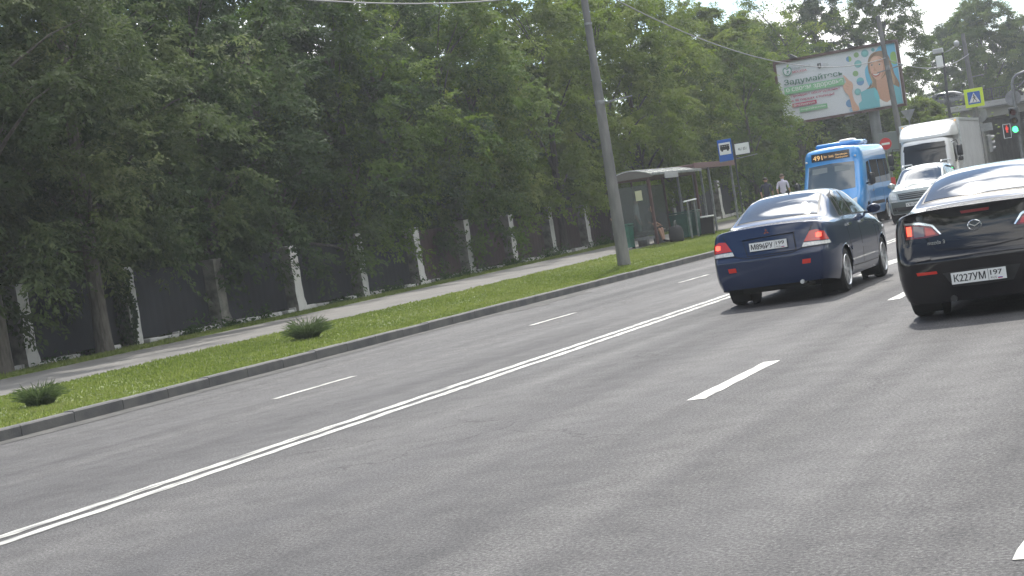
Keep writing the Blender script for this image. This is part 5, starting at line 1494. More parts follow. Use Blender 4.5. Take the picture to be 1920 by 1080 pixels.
mb = MB(); mb.box((.35, -.3, 4.84), (.4, .4, .06)); mb.build('lower_lamp', m_sback, t)
mb = MB(); mb.box((0, .02, 6.52), (6.12, .06, 3.06)); poster = mb.build('poster', M('poster_white', (.62, .64, .68), .6, var=.02, scale=1.0), t)
def ink(name, c): return M('print_' + name, c, .6)
LAY = [0]
def print_poly(name, pl, c, cn):
    LAY[0] += 1
    mb = MB(); i = mb.add([(-3 + min(6, max(0, u)), -.0105 - .0016 * LAY[0], 5.02 + min(3, max(0, v))) for u, v in pl]); mb.face(list(range(len(pl))))
    return mb.build(name, ink(cn, c), poster)
def smooth_pl(pl, n=4):
    P = [Vector((*p, 0)) for p in pl]; m_ = len(P); o_ = []
    for i in range(m_):
        a, b, c, d = P[i - 1], P[i], P[(i + 1) % m_], P[(i + 2) % m_]
        for k in range(n):
            s_ = k / n
            q = .5 * (2 * b + (c - a) * s_ + (2 * a - 5 * b + 4 * c - d) * s_ * s_ + (3 * b - a - 3 * c + d) * s_ ** 3)
            o_.append((q.x, q.y))
    return o_
def disc_pl(u, v, r, a0=0, a1=2 * pi, n=28): return [(u + r * cos(a0 + (a1 - a0) * k / n), v + r * sin(a0 + (a1 - a0) * k / n)) for k in range(n + (0 if a1 - a0 > 6 else 1))]
def print_text(body, u, v, w, hgt, c, cn, nm='poster_lettering'):
    LAY[0] += 1
    return text_part(nm, body, .3, ink(cn, c), poster, (-3 + u, -.0105 - .0016 * LAY[0], 5.02 + v), (1, 0, 0), (0, 0, 1), (0, -1, 0), 0.0, fit=w, fith=hgt, bold=.022)
print_poly('sky_blue_shape', smooth_pl([(4.38, 1.93), (4.66, 2.3), (5.2, 2.95), (5.65, 3.0), (6, 3.0), (6, 1.5), (6, 0), (5.0, 0), (4.44, 1.19)]), (.17, .47, .66), 'skyblue')
print_poly('green_shape', smooth_pl([(5.74, 2.52), (5.97, 2.55), (5.99, 2.0), (5.72, 2.08)]), (.30, .48, .16), 'leafgreen')
TEAL, GRN, BLU = (.20, .42, .43), (.26, .40, .19), (.17, .31, .52)
for u, v, r, c, cn in ((3.66, 2.62, .14, BLU, 'blue'), (4.06, 2.76, .13, GRN, 'green'), (4.49, 2.76, .19, TEAL, 'teal'), (4.08, 2.30, .19, TEAL, 'teal'), (3.89, 1.85, .14, GRN, 'green'), (4.07, 1.41, .19, BLU, 'blue'), (3.87, .93, .17, TEAL, 'teal'), (3.40, .43, .20, BLU, 'blue'), (3.42, .09, .10, (.35, .5, .62), 'paleblue'), (4.92, 2.86, .09, TEAL, 'teal')):
    print_poly('printed_dot', disc_pl(u, v, r), c, cn)
print_poly('printed_half_dot', disc_pl(3.66, 2.62, .14, -pi / 2, pi / 2), (.30, .50, .16), 'leafgreen')
print_poly('printed_half_dot', disc_pl(4.07, 1.43, .19, 0, pi), (.18, .45, .50), 'paleteal')
for u, v, r in ((4.49, 2.76, .11), (4.08, 2.30, .11), (3.87, .93, .09)): print_poly('printed_ring', disc_pl(u, v, r), (.22, .50, .50), 'lightteal')
HAIR, SKIN, SKIN2 = (.30, .20, .13), (.62, .38, .28), (.54, .31, .22)
print_poly('printed_hair', smooth_pl([(4.55, 2.15), (4.64, 2.48), (4.85, 2.69), (5.12, 2.75), (5.38, 2.72), (5.57, 2.55), (5.68, 2.24), (5.75, 1.88), (5.8, 1.49), (5.92, 1.18), (5.97, .91), (5.85, .75), (5.6, .9), (5.45, .7), (4.99, .7), (4.81, .80), (4.31, .95), (4.56, 1.12), (4.70, 1.40), (4.56, 1.72)]), HAIR, 'hair')
print_poly('printed_hair_light', smooth_pl([(5.45, 2.3), (5.58, 2.1), (5.66, 1.7), (5.78, 1.25), (5.70, 1.0), (5.56, 1.4), (5.48, 1.9)], 3), (.44, .31, .20), 'hairlight')
print_poly('printed_hair_light', smooth_pl([(4.62, 1.75), (4.72, 1.35), (4.62, 1.08), (4.45, 1.0), (4.66, 1.2), (4.58, 1.6)], 3), (.44, .31, .20), 'hairlight')
print_poly('printed_neck', smooth_pl([(4.90, 1.45), (5.15, 1.38), (5.38, 1.52), (5.41, 1.01), (5.51, .66), (5.46, .24), (5.29, .16), (5.05, .27), (4.90, .38), (4.84, .95)]), SKIN2, 'neck')
print_poly('printed_face', smooth_pl([(4.64, 2.13), (4.73, 2.39), (4.91, 2.53), (5.16, 2.50), (5.35, 2.34), (5.43, 2.07), (5.37, 1.74), (5.24, 1.51), (5.04, 1.36), (4.86, 1.37), (4.72, 1.59), (4.64, 1.86)]), SKIN, 'skin')
print_poly('printed_cheek', smooth_pl([(5.18, 2.40), (5.36, 2.30), (5.43, 2.05), (5.36, 1.74), (5.22, 1.52), (5.10, 1.46), (5.24, 1.72), (5.30, 2.0), (5.26, 2.22)], 3), (.50, .28, .20), 'faceshade')
print_poly('printed_cheek', smooth_pl([(4.72, 1.95), (4.80, 1.93), (4.80, 1.78), (4.71, 1.78)], 3), (.68, .40, .31), 'blush')
print_poly('printed_forehead', smooth_pl([(4.76, 2.38), (4.95, 2.47), (5.10, 2.44), (5.02, 2.30), (4.82, 2.28)], 3), (.70, .46, .35), 'skinlight')
for pl in ([(4.64, 2.42), (4.90, 2.66), (5.14, 2.70), (4.95, 2.60)], [(5.42, 2.64), (5.56, 2.46), (5.62, 2.2), (5.52, 2.42)], [(5.62, 1.6), (5.74, 1.2), (5.86, .95), (5.70, 1.3)], [(4.62, 1.3), (4.55, 1.1), (4.42, .99), (4.50, 1.12)]):
    print_poly('printed_hair_strand', pl, (.20, .125, .08), 'hairdark')
for u, v in ((4.76, 2.12), (5.14, 2.09)):
    print_poly('printed_eye', disc_pl(u, v, .055), (.55, .50, .46), 'eyewhite'); print_poly('printed_iris', disc_pl(u, v, .034), (.05, .035, .03), 'iris')
print_poly('printed_brow', smooth_pl([(4.66, 2.20), (4.74, 2.25), (4.84, 2.22), (4.75, 2.23)]), (.17, .10, .06), 'brow')
print_poly('printed_brow', smooth_pl([(5.04, 2.21), (5.16, 2.25), (5.30, 2.17), (5.16, 2.22)]), (.17, .10, .06), 'brow')
print_poly('printed_nose', smooth_pl([(4.86, 2.05), (4.90, 1.9), (4.97, 1.82), (4.88, 1.80), (4.80, 1.84), (4.84, 1.92)]), (.55, .31, .22), 'noseshade')
print_poly('printed_lips', smooth_pl([(4.70, 1.70), (4.88, 1.66), (5.12, 1.68), (5.05, 1.56), (4.90, 1.51), (4.77, 1.57)]), (.45, .13, .12), 'lips')
print_poly('printed_teeth', smooth_pl([(4.75, 1.675), (4.90, 1.645), (5.07, 1.665), (5.0, 1.60), (4.90, 1.575), (4.81, 1.605)]), (.75, .73, .70), 'teeth')
print_poly('printed_top', smooth_pl([(4.88, .42), (5.05, .27), (5.27, .17), (5.47, .30), (5.52, 0), (4.86, 0)], 2), (.66, .66, .67), 'white')
JK = (.17, .44, .50)
print_poly('printed_jacket', [(4.02, .88), (4.31, .97), (4.74, 1.0), (4.84, .82), (4.90, .45), (4.88, 0), (3.86, 0), (3.84, .34), (4.02, .45)], JK, 'turquoise')
print_poly('printed_jacket', [(5.50, 1.22), (5.68, .98), (5.94, .80), (6, .4), (6, 0), (5.48, 0), (5.48, .32), (5.52, .66)], JK, 'turquoise')
print_poly('printed_lapel', [(4.74, 1.0), (4.86, .80), (4.92, .42), (4.80, .30), (4.66, .62)], (.14, .50, .57), 'lapel')
print_poly('printed_hand', smooth_pl([(3.27, 1.84), (3.34, 1.84), (3.52, 1.58), (3.66, 1.44), (3.68, 1.20), (3.60, .96), (3.66, .5), (3.84, .05), (3.52, 0), (3.46, .37), (3.41, .81), (3.26, 1.01), (3.19, 1.28), (3.24, 1.43), (3.38, 1.52)], 3), SKIN, 'skin')
for pl in ([(3.42, 1.46), (3.58, 1.36), (3.56, 1.33), (3.41, 1.43)], [(3.30, 1.36), (3.48, 1.26), (3.46, 1.23), (3.29, 1.33)], [(3.28, 1.22), (3.44, 1.14), (3.42, 1.11), (3.27, 1.19)]): print_poly('printed_finger_fold', pl, SKIN2, 'neck')
DG, LG, CR = (.09, .19, .15), (.22, .46, .26), (.42, .06, .13)
print_poly('printed_band', [(.20, 1.40), (3.28, 1.40), (3.28, 1.76), (.20, 1.76)], LG, 'bandgreen')
print_poly('printed_band', [(.84, .40), (2.27, .40), (2.27, .63), (.84, .63)], LG, 'bandgreen')
print_text('Задумайтесь', .25, 1.80, 3.02, .36, DG, 'darkgreen')
print_text('о своем здоровье', .30, 1.45, 2.92, .26, (.70, .74, .70), 'offwhite')
print_text('Пройдите обследование', .50, 1.19, 2.52, .16, CR, 'crimson')
print_text('в 46 парках столицы!', .50, .95, 2.20, .16, CR, 'crimson')
print_poly('printed_band', [(.50, .71), (1.76, .71), (1.76, .90), (.50, .90)], CR, 'crimson')
print_text('бесплатно', .58, .74, 1.1, .125, (.72, .70, .70), 'offwhite')
print_text('mosgorzdrav.ru/zm', .90, .45, 1.28, .14, (.70, .74, .70), 'offwhite')
print_text('ЗДОРОВАЯ', .75, 2.58, .95, .12, (.32, .36, .37), 'grey')
print_text('МОСКВА', .75, 2.41, .74, .12, (.50, .14, .18), 'rose')
GO = (.12, .28, .22)
print_poly('printed_apple', smooth_pl([(.50, 2.70), (.62, 2.76), (.73, 2.68), (.72, 2.50), (.62, 2.36), (.50, 2.33), (.38, 2.36), (.28, 2.50), (.27, 2.68), (.38, 2.76)]), GO, 'applegreen')
print_poly('printed_apple_inside', smooth_pl([(.50, 2.64), (.61, 2.70), (.68, 2.64), (.67, 2.51), (.60, 2.41), (.50, 2.38), (.40, 2.41), (.33, 2.51), (.32, 2.64), (.39, 2.70)]), (.62, .64, .68), 'paper')
print_poly('printed_leaf', smooth_pl([(.50, 2.76), (.52, 2.86), (.62, 2.90), (.60, 2.80)]), (.25, .42, .14), 'leafgreen')
print_poly('printed_runner', [(.46, 2.58), (.56, 2.60), (.60, 2.52), (.53, 2.50), (.58, 2.42), (.50, 2.46), (.42, 2.42), (.47, 2.51)], GO, 'applegreen')
print_poly('printed_shield', [(2.06, 2.68), (2.26, 2.68), (2.26, 2.46), (2.16, 2.40), (2.06, 2.46)], (.10, .10, .11), 'shieldgrey')
print_poly('printed_shield_figure', [(2.12, 2.48), (2.20, 2.50), (2.20, 2.62), (2.14, 2.60)], (.45, .45, .45), 'shieldlight')
for k in range(4): print_poly('printed_rule', [(2.33, 2.62 - .065 * k), (2.62 + .02 * (k % 2), 2.62 - .065 * k), (2.62 + .02 * (k % 2), 2.595 - .065 * k), (2.33, 2.595 - .065 * k)], (.45, .47, .48), 'rulegrey')

# ------------------------------------------------------------------ bus stop
def SZ(x, y): return land_z(x, y)
SX, SY, SD, SLn = -18.45, 55.0, 1.30, 5.3
gz0 = SZ(-19, 57)
t = thing('bus_shelter', 'bus shelter with a curved pale roof and glass end wall', 'bus shelter', (SX, SY, gz0))
m_sglass = M('shelter_glass', (.35, .38, .37), .08, trans=.82, ior=1.05, spec=.6)
m_roofs = M('shelter_roof', (.50, .52, .48), .2, col2=(.68, .69, .65), scale=3, coat=.5)
for y in (0.0, SLn):
    for x in (0.0, -SD + .06):
        mb = MB(); mb.cbox((x, y, 1.12), (.09, .09, 2.34), .012); mb.build('post', m_maroon, t)
for y in (SLn / 3, 2 * SLn / 3):
    mb = MB(); mb.cbox((-SD + .06, y, 1.12), (.06, .06, 2.30), .01); mb.build('post', m_maroon, t)
mb = MB()
for y in (0.0, SLn): mb.box((-SD / 2 + .03, y, 2.30), (SD - .06, .07, .12))
mb.box((.0, SLn / 2, 2.30), (.07, SLn, .10)); mb.box((-SD + .06, SLn / 2, 2.30), (.07, SLn, .10)); mb.build('roof_beams', m_maroon, t)
# barrel roof with ribs
prof = [(-SD - .10 + (SD + .32) * k / 12, 2.36 + .30 * sin(pi * (.12 + .80 * k / 12)) - .09) for k in range(13)]
mb = MB()
for a, b in zip(prof, prof[1:]):
    mb.hexa([(a[0], -.12, a[1]), (b[0], -.12, b[1]), (b[0], SLn + .25, b[1]), (a[0], SLn + .25, a[1]), (a[0], -.12, a[1] + .015), (b[0], -.12, b[1] + .015), (b[0], SLn + .25, b[1] + .015), (a[0], SLn + .25, a[1] + .015)])
mb.build('roof', m_roofs, t, auto=40)
for k in range(9):
    y = -.10 + (SLn + .30) * k / 8
    mb = MB(); mb.tube([(p[0], y, p[1] + .02) for p in prof], .022, 6); mb.build('roof_rib', m_steel, t, smooth=True)
mb = MB(); mb.prism([(p[0], p[1]) for p in prof] + [(prof[-1][0], 2.30), (prof[0][0], 2.30)], (0, -.10, 0), (1, 0, 0), (0, 0, 1), (0, .015, 0)); mb.build('gable_panel', M('gable_grey', (.14, .13, .12), .6), t)
mb = MB(); mb.cbox((.235, SLn / 2, 2.38), (.03, SLn + .36, .09), .006); mb.build('front_fascia', m_steel, t)
mb = MB(); mb.cbox((.265, 1.75, 2.28), (.03, 1.5, .18), .006); mb.build('name_board', M('grey_board', (.30, .30, .31), .5), t)
mb = MB(); mb.box((-SD / 2 + .03, 0.0, 1.20), (SD - .22, .012, 1.75)); mb.build('glass_end_wall', m_sglass, t)
mb = MB(); mb.box((-SD / 2 + .03, 0.0, .26), (SD - .2, .03, .10)); mb.build('glass_rail', m_steel, t)
for k in range(3):
    y0, y1 = SLn / 3 * k + .06, SLn / 3 * (k + 1) - .06
    mb = MB(); mb.box((-SD + .06, (y0 + y1) / 2, 1.2), (.012, y1 - y0, 1.75)); mb.build('glass_back_panel', m_sglass, t)
bn = thing('shelter_bench', 'grey bench inside the bus shelter', 'bench', (SX - .75, SY + 1.6, gz0))
mb = MB(); mb.cbox((0, 0, .46), (.42, 2.2, .05), .01); mb.build('seat', M('bench_grey', (.20, .19, .18), .7), bn)
for y in (-.85, .85): mb = MB(); mb.cbox((0, y, .22), (.34, .22, .44), .01); mb.build('leg', m_conc, bn)
nb = tag(MB().build('tmp', m_swhite), 'x', 'x'); bpy.data.objects.remove(nb, do_unlink=True)
mb = MB(); mb.box((0, 0, 0), (.24, .006, .34)); o = mb.build('notice_sheet', M('notice_yellow', (.52, .52, .34), .6)); o.location = (SX - .42, SY - .012, gz0 + 1.72); tag(o, 'pale yellow notice stuck on the glass end of the shelter', 'notice')
# green bin inside the glass end
def bin_thing(label, x, y, w, d, h_, mat, lid, rz=0.0, name='litter_bin'):
    b = thing(name, label, 'bin', (x, y, SZ(x, y)), rz)
    mb = MB(); i = mb.add([(-w / 2 * .86, -d / 2 * .86, .05), (w / 2 * .86, -d / 2 * .86, .05), (w / 2 * .86, d / 2 * .86, .05), (-w / 2 * .86, d / 2 * .86, .05), (-w / 2, -d / 2, h_), (w / 2, -d / 2, h_), (w / 2, d / 2, h_), (-w / 2, d / 2, h_)])
    for q in ((3, 2, 1, 0), (0, 1, 5, 4), (1, 2, 6, 5), (2, 3, 7, 6), (3, 0, 4, 7)): mb.face([i + k for k in q])
    mb.box((0, 0, h_ - .04), (w * 1.05, d * 1.05, .05)); mb.build('body', mat, b)
    mb = MB(); mb.cbox((0, 0, h_ + .05), (w * 1.08, d * 1.08, .05), .012); mb.build('lid', lid, b)
    for s_ in (-1, 1): mb = MB(); mb.lathe([(-.03, .09), (.03, .09)], 14, 'x', (s_ * w * .36, d * .42, .09)); mb.build('wheel', m_rubber, b)
    return b
m_green = M('bin_green', (.020, .11, .075), .5, var=.25, scale=5)
m_green2 = M('bin_dark_green', (.014, .060, .045), .5, var=.25, scale=5)
bin_thing('green bin standing beside the glass end of the bus shelter', SX - .95, SY - .55, .55, .5, .78, m_green, m_green)
bin_thing('dark green wheeled bin under the flat canopy, nearer the shelter', -18.45, 57.9, .66, .58, .88, m_green2, m_green2)
bin_thing('dark green wheeled bin under the flat canopy, farther one', -18.40, 58.75, .66, .58, .88, m_green2, m_green2)
bin_thing('low dark bin with an open white lid past the green bins', -18.0, 59.5, .5, .5, .62, m_dark, m_swhite, .2)
rl = thing('counter_rail', 'pale horizontal rail above the dark green bins', 'rail', (-18.05, 58.0, SZ(-18, 58)))
mb = MB(); mb.tube([(0, -.75, 1.32), (0, .75, 1.36)], .028, 8); mb.build('bar', m_swhite, rl)
for y in (-.35, .45): mb = MB(); mb.tube([(0, y, 0), (0, y, 1.33)], .035, 8); mb.build('post', m_steel, rl)
# flat canopy farther along
cn_ = thing('flat_canopy', 'flat dark canopy on slim grey posts beyond the bus shelter', 'canopy', (-19.2, 63.2, SZ(-19.2, 63)))
mb = MB(); mb.cbox((0, 0, 2.52), (1.5, 5.6, .14), .02); mb.build('roof', m_maroon, cn_)
mb = MB(); mb.cbox((.765, 0, 2.52), (.03, 5.66, .2), .006); mb.build('fascia', M('maroon_fascia', (.12, .055, .05), .55), cn_)
for x, y in ((.6, -.55), (.6, 2.55), (-.65, -.55), (-.65, 2.55), (.6, -2.6)): mb = MB(); mb.cbox((x, y, 1.2), (.08, .08, 2.5), .01); mb.build('post', m_steel, cn_)
# bus stop sign
t = thing('bus_stop_sign', 'blue and white bus stop sign on a tall post with a route plate', 'bus stop sign', (-17.15, 61.4, SZ(-17.15, 61.4)))
mb = MB(); mb.tube([(0, 0, -.1), (0, 0, 3.35)], .035, 8); mb.build('post', m_dsteel, t)
mb = MB(); mb.cbox((-.32, 0, 3.02), (.54, .03, .80), .01); mb.build('sign_board', m_sblue, t)
mb = MB(); mb.box((-.32, -.018, 3.08), (.44, .005, .44)); mb.build('sign_face', m_swhite, t)
mb = MB(); mb.cbox((-.32, -.024, 3.10), (.36, .006, .13), .002); mb.box((-.32, -.024, 3.20), (.36, .006, .05))
for x in (-.12, -.04, .04, .12): mb.box((-.32 + x, -.024, 3.165), (.02, .006, .04))
for x in (-.11, .11): mb.lathe([(-.006, .04), (0, .04)], 12, 'y', (-.32 + x, -.021, 3.02))
mb.build('bus_symbol', m_sblack, t)
mb = MB(); mb.cbox((.33, 0, 2.98), (.60, .03, .46), .01); mb.build('plate_edge', m_dsteel, t)
mb = MB(); mb.box((.33, -.018, 2.98), (.54, .005, .40)); pl = mb.build('route_plate', m_swhite, t)
text_part('route_lettering', '461 851', .1, m_sblack, t, (.17, -.022, 2.92), (1, 0, 0), (0, 0, 1), (0, -1, 0), 0, fit=.32, fith=.11)
mb = MB(); mb.tube([(-.6, .03, 2.60), (.85, .03, 2.70)], .02, 6); mb.build('crossbar', m_steel, t)

# ------------------------------------------------------------------ overpass
m_bconc = M('bridge_concrete', (.27, .26, .24), .9, col2=(.37, .36, .34), scale=.9, detail=10, aniso=(.5, 1, 2), bump=.2, bscale=10)
m_bcap = M('parapet_paint', (.42, .42, .43), .8, col2=(.30, .29, .28), scale=2, detail=9, aniso=(.4, 1, 3))
br = thing('overpass', 'pale concrete road bridge crossing above the dark underpass', 'bridge', (-10, 116.5, 0))
mb = MB(); mb.box((0, 13.0, 4.74), (90, 25.4, .62)); mb.build('deck', m_bconc, br)
mb = MB(); mb.box((0, .12, 5.26), (90, .44, .42)); mb.box((0, 25.6, 5.26), (90, .44, .42)); mb.build('parapet', m_bcap, br)
mb = MB(); mb.box((0, -.14, 5.06), (90, .20, .08)); mb.build('drip_ledge', M('ledge_dark', (.10, .10, .10), .9), br)
mb = MB(); mb.box((0, 13, 5.07), (90, 24.6, .04)); mb.build('carriageway', ASPH, br)
for x0, x1 in ((-45, -5.6), (16, 45)):
    mb = MB(); mb.box(((x0 + x1) / 2, 13.0, 2.1), (x1 - x0, 25.0, 4.66)); mb.build('abutment', m_bconc, br)
mb = MB(); mb.box((1.5, 12, 2.1), (.7, 20, 4.66)); mb.build('pier', m_bconc, br)
rails = []
for k in range(21):
    x = -15.2 + 1.5 * k
    mb = MB(); mb.box((0, 0, .38), (.07, .07, .78)); rails.append((x, mb))
pm = rails[0][1].build('railing_post', m_dsteel, br); pm.location = (rails[0][0], .12, 5.47)
for x, _ in rails[1:]:
    c = pm.copy(); COL.objects.link(c); c.location = (x, .12, 5.47)
mb = MB(); mb.box((-.2, .12, 6.26), (30.1, .07, .05)); mb.box((-.2, .12, 5.60), (30.1, .04, .04)); mb.build('hand_rail', m_dsteel, br)
mb = MB()
for k in range(182): mb.box((-15.1 + .165 * k, .12, 5.93), (.022, .022, .64))
o = mb.build('railing_bars', m_dsteel, br, fix=False); o['kind'] = 'stuff'
# embankment beside the bridge
def emb_z(x, y):
    t_ = min(1, max(0, (-15.7 - x) / 4.0)); s_ = min(1, max(0, (y - 104) / 11.5))
    return land_z(-17, y) * (1 - s_) + 5.0 * s_ * t_ + .3 * s_
o = grid_obj('embankment', m_soil, arr(-70, -15.7, 22), arr(104, 116.3, 9), emb_z); tag(o, kind='structure')
o = grid_obj('embankment', m_turf, arr(-70, 40, 23), arr(142.2, 230, 9), lambda x, y: 5.0 - .0 * y); tag(o, kind='structure')
clump('shrub', 1500, -18.3, 109.5, 1.5, 3.2, 61, 'lit', 'bright green shrub on the embankment at the left end of the bridge', leaf=.22, base=2.0)
clump('shrub', 1500, -22.0, 108.0, 1.8, 3.4, 62, 'mid', 'green shrub on the embankment under the billboard', leaf=.22, base=1.5)
clump('shrub', 1500, -26.5, 106.0, 2.0, 3.6, 63, 'mid', 'dark shrub on the embankment left of the billboard column', leaf=.22, base=.8)
clump('shrub', 1800, -17.0, 92.0, .9, 2.4, 64, 'mid', 'leafy shrub at the foot of the billboard column', leaf=.18)
clump('shrub', 1800, -20.5, 90.0, 1.6, 2.6, 65, 'mid', 'leafy shrub on the verge under the left half of the billboard', leaf=.18)

# ------------------------------------------------------------------ people
m_skin = M('skin', (.45, .27, .19), .6)
def person(label, loc, rz, J, cols, hair, hairlen='short', group=None, scale=1.0, dress=False):
    """J: joint positions; cols: dict region -> material"""
    t = thing('person', label, 'person', loc, rz, group)
    t.scale = (scale,) * 3
    names = list(J)
    E_ = [('pelvis', 'waist', .15, .14), ('waist', 'chest', .14, .155), ('chest', 'neck', .155, .055), ('neck', 'jaw', .055, .07), ('jaw', 'head', .075, .098), ('head', 'crown', .098, .055)]
    for s_ in 'LR':
        E_ += [('chest', 'sh' + s_, .13, .065), ('sh' + s_, 'el' + s_, .058, .042), ('el' + s_, 'wr' + s_, .042, .028), ('wr' + s_, 'ha' + s_, .028, .034),
               ('pelvis', 'hip' + s_, .13, .095), ('hip' + s_, 'kn' + s_, .095, .062), ('kn' + s_, 'an' + s_, .062, .040), ('an' + s_, 'to' + s_, .045, .034)]
    rad = {'pelvis': .135, 'waist': .125, 'chest': .15, 'neck': .055, 'jaw': .072, 'head': .098, 'crown': .06}
    for s_ in 'LR': rad.update({'sh' + s_: .062, 'el' + s_: .043, 'wr' + s_: .028, 'ha' + s_: .036, 'hip' + s_: .095, 'kn' + s_: .060, 'an' + s_: .042, 'to' + s_: .034})
    me = bpy.data.meshes.new('body')
    idx = {n: i for i, n in enumerate(names)}
    me.from_pydata([J[n] for n in names], [(idx[a], idx[b]) for a, b, _, _ in E_], [])
    o = bpy.data.objects.new('body', me); COL.objects.link(o)
    sk = o.modifiers.new('skin', 'SKIN'); sb = o.modifiers.new('sub', 'SUBSURF'); sb.levels = sb.render_levels = 2
    for n, i in idx.items():
        q = me.skin_vertices[0].data[i]; q.radius = (rad[n], rad[n] * (.78 if n in ('pelvis', 'waist', 'chest') else 1)); q.use_root = (n == 'pelvis')
    dg = bpy.context.evaluated_depsgraph_get()
    nm = bpy.data.meshes.new_from_object(o.evaluated_get(dg)); o.modifiers.clear(); o.data = nm; bpy.data.meshes.remove(me)
    bm = bmesh.new(); bm.from_mesh(nm)
    # five fingers rooted in each palm
    for s_ in 'LR':
        w, hnd = Vector(J['wr' + s_]), Vector(J['ha' + s_]); d = (hnd - w).normalized()
        side = d.cross(Vector((0, 1, .2))).normalized()
        for k, (off, ln) in enumerate(((-.028, .062), (-.010, .074), (.010, .070), (.027, .055), (.042, .045))):
            b0 = hnd + side * off * (1 if k < 4 else 1.0) - d * (.0 if k < 4 else .03)
            dd = (d + Vector((0, .25, 0)) + (side * .9 if k == 4 else Vector())).normalized()
            tmp = MB(); tmp.tube([b0, b0 + dd * ln * .5, b0 + (dd + Vector((0, .25, 0))).normalized() * ln], [.010, .009, .006], 6)
            vs = [bm.verts.new(p) for p in tmp.v]
            for f in tmp.f: bm.faces.new([vs[i] for i in f])
    bm.to_mesh(nm); bm.free()
    mats = []
    def mi(m):
        if m not in mats: mats.append(m); nm.materials.append(m)
        return mats.index(m)
    segs = []
    reg = {'torso': [('pelvis', 'waist'), ('waist', 'chest'), ('chest', 'neck'), ('chest', 'shL'), ('chest', 'shR')], 'sleeve': [('shL', 'elL'), ('shR', 'elR')], 'forearm': [('elL', 'wrL'), ('elR', 'wrR'), ('wrL', 'haL'), ('wrR', 'haR')],
           'head': [('neck', 'jaw'), ('jaw', 'head'), ('head', 'crown')], 'thigh': [('pelvis', 'hipL'), ('pelvis', 'hipR'), ('hipL', 'knL'), ('hipR', 'knR')], 'shin': [('knL', 'anL'), ('knR', 'anR')], 'foot': [('anL', 'toL'), ('anR', 'toR')]}
    for r_, L_ in reg.items():
        for a, b in L_: segs.append((r_, Vector(J[a]), Vector(J[b])))
    nm.materials.clear()
    for p in nm.polygons:
        c = p.center; best = None
        for r_, a, b in segs:
            ab = b - a; u = max(0, min(1, (c - a).dot(ab) / ab.length_squared)); dd = (c - (a + ab * u)).length
            if r_ == 'torso': dd *= .75
            if best is None or dd < best[0]: best = (dd, r_)
        p.material_index = mi(cols.get(best[1], m_skin)); p.use_smooth = True
    o.parent = t
    hd = Vector(J['head']); fwd = Vector((0, 1, 0))
    mb = MB(); R_ = .112
    for k in range(7):
        ph = pi / 2 * (1 - k / 6 * (1.35 if hairlen == 'long' else 1.05))
        mb.add([(hd.x + R_ * .92 * cos(ph) * cos(q) , hd.y - .018 + R_ * 1.05 * cos(ph) * sin(q), hd.z + .015 + R_ * sin(ph)) for q in [2 * pi * j / 16 for j in range(16)]])
    for k in range(6):
        for j in range(16):
            q = 2 * pi * (j + .5) / 16
            if k >= 3 and sin(q) > .45: continue
            mb.face([k * 16 + j, k * 16 + (j + 1) % 16, (k + 1) * 16 + (j + 1) % 16, (k + 1) * 16 + j])
    mb.build('hair', hair, t, smooth=True, fix=False)
    mb = MB(); mb.box((hd.x, hd.y + .105, hd.z - .015), (.022, .03, .035), taper=.5); mb.build('nose', m_skin, t)
    for s_ in (-1, 1):
        mb = MB(); mb.lathe([(-.004, .010), (.006, .008)], 8, 'y', (hd.x + s_ * .034, hd.y + .094, hd.z + .012)); mb.build('eye', m_sblack, t)
        mb = MB(); mb.cbox((hd.x + s_ * .10, hd.y, hd.z - .005), (.02, .03, .055), .006); mb.build('ear', m_skin, t)
    mb = MB(); mb.box((hd.x, hd.y + .088, hd.z - .062), (.045, .012, .010)); mb.build('mouth', M('lips', (.30, .10, .09), .6), t)
    if dress:
        mb = MB(); pv = Vector(J['waist']); n = 20
        lv = [mb.add([(pv.x + r_ * cos(2 * pi * j / n) * (1 + .05 * sin(6 * j)), pv.y + r_ * .8 * sin(2 * pi * j / n), z) for j in range(n)]) for z, r_ in ((pv.z + .06, .145), (pv.z - .12, .185), (pv.z - .35, .21), (pv.z - .60, .245))]
        for a, b in zip(lv, lv[1:]):
            for j in range(n): mb.face([a + j, a + (j + 1) % n, b + (j + 1) % n, b + j])
        mb.build('skirt', cols['torso'], t, smooth=True)
    return t
STAND = dict(pelvis=(0, 0, .95), waist=(0, .0, 1.10), chest=(0, .0, 1.32), neck=(0, .01, 1.47), jaw=(0, .03, 1.55), head=(0, .03, 1.63), crown=(0, .02, 1.71),
    shL=(-.19, 0, 1.40), elL=(-.24, -.02, 1.12), wrL=(-.23, .06, .88), haL=(-.23, .09, .80), shR=(.19, 0, 1.40), elR=(.24, -.02, 1.12), wrR=(.23, .06, .88), haR=(.23, .09, .80),
    hipL=(-.10, 0, .90), knL=(-.11, .03, .50), anL=(-.11, -.02, .09), toL=(-.12, .14, .035), hipR=(.10, 0, .90), knR=(.11, .03, .50), anR=(.11, -.02, .09), toR=(.12, .14, .035))
WALK = dict(STAND); WALK.update(knL=(-.10, .18, .51), anL=(-.10, .25, .10), toL=(-.11, .40, .06), knR=(.10, .02, .50), anR=(.10, -.22, .14), toR=(.11, -.12, .04), elL=(-.24, -.12, 1.13), wrL=(-.22, -.10, .90), haL=(-.22, -.08, .82), elR=(.24, .04, 1.13), wrR=(.22, .20, .96), haR=(.21, .26, .90))
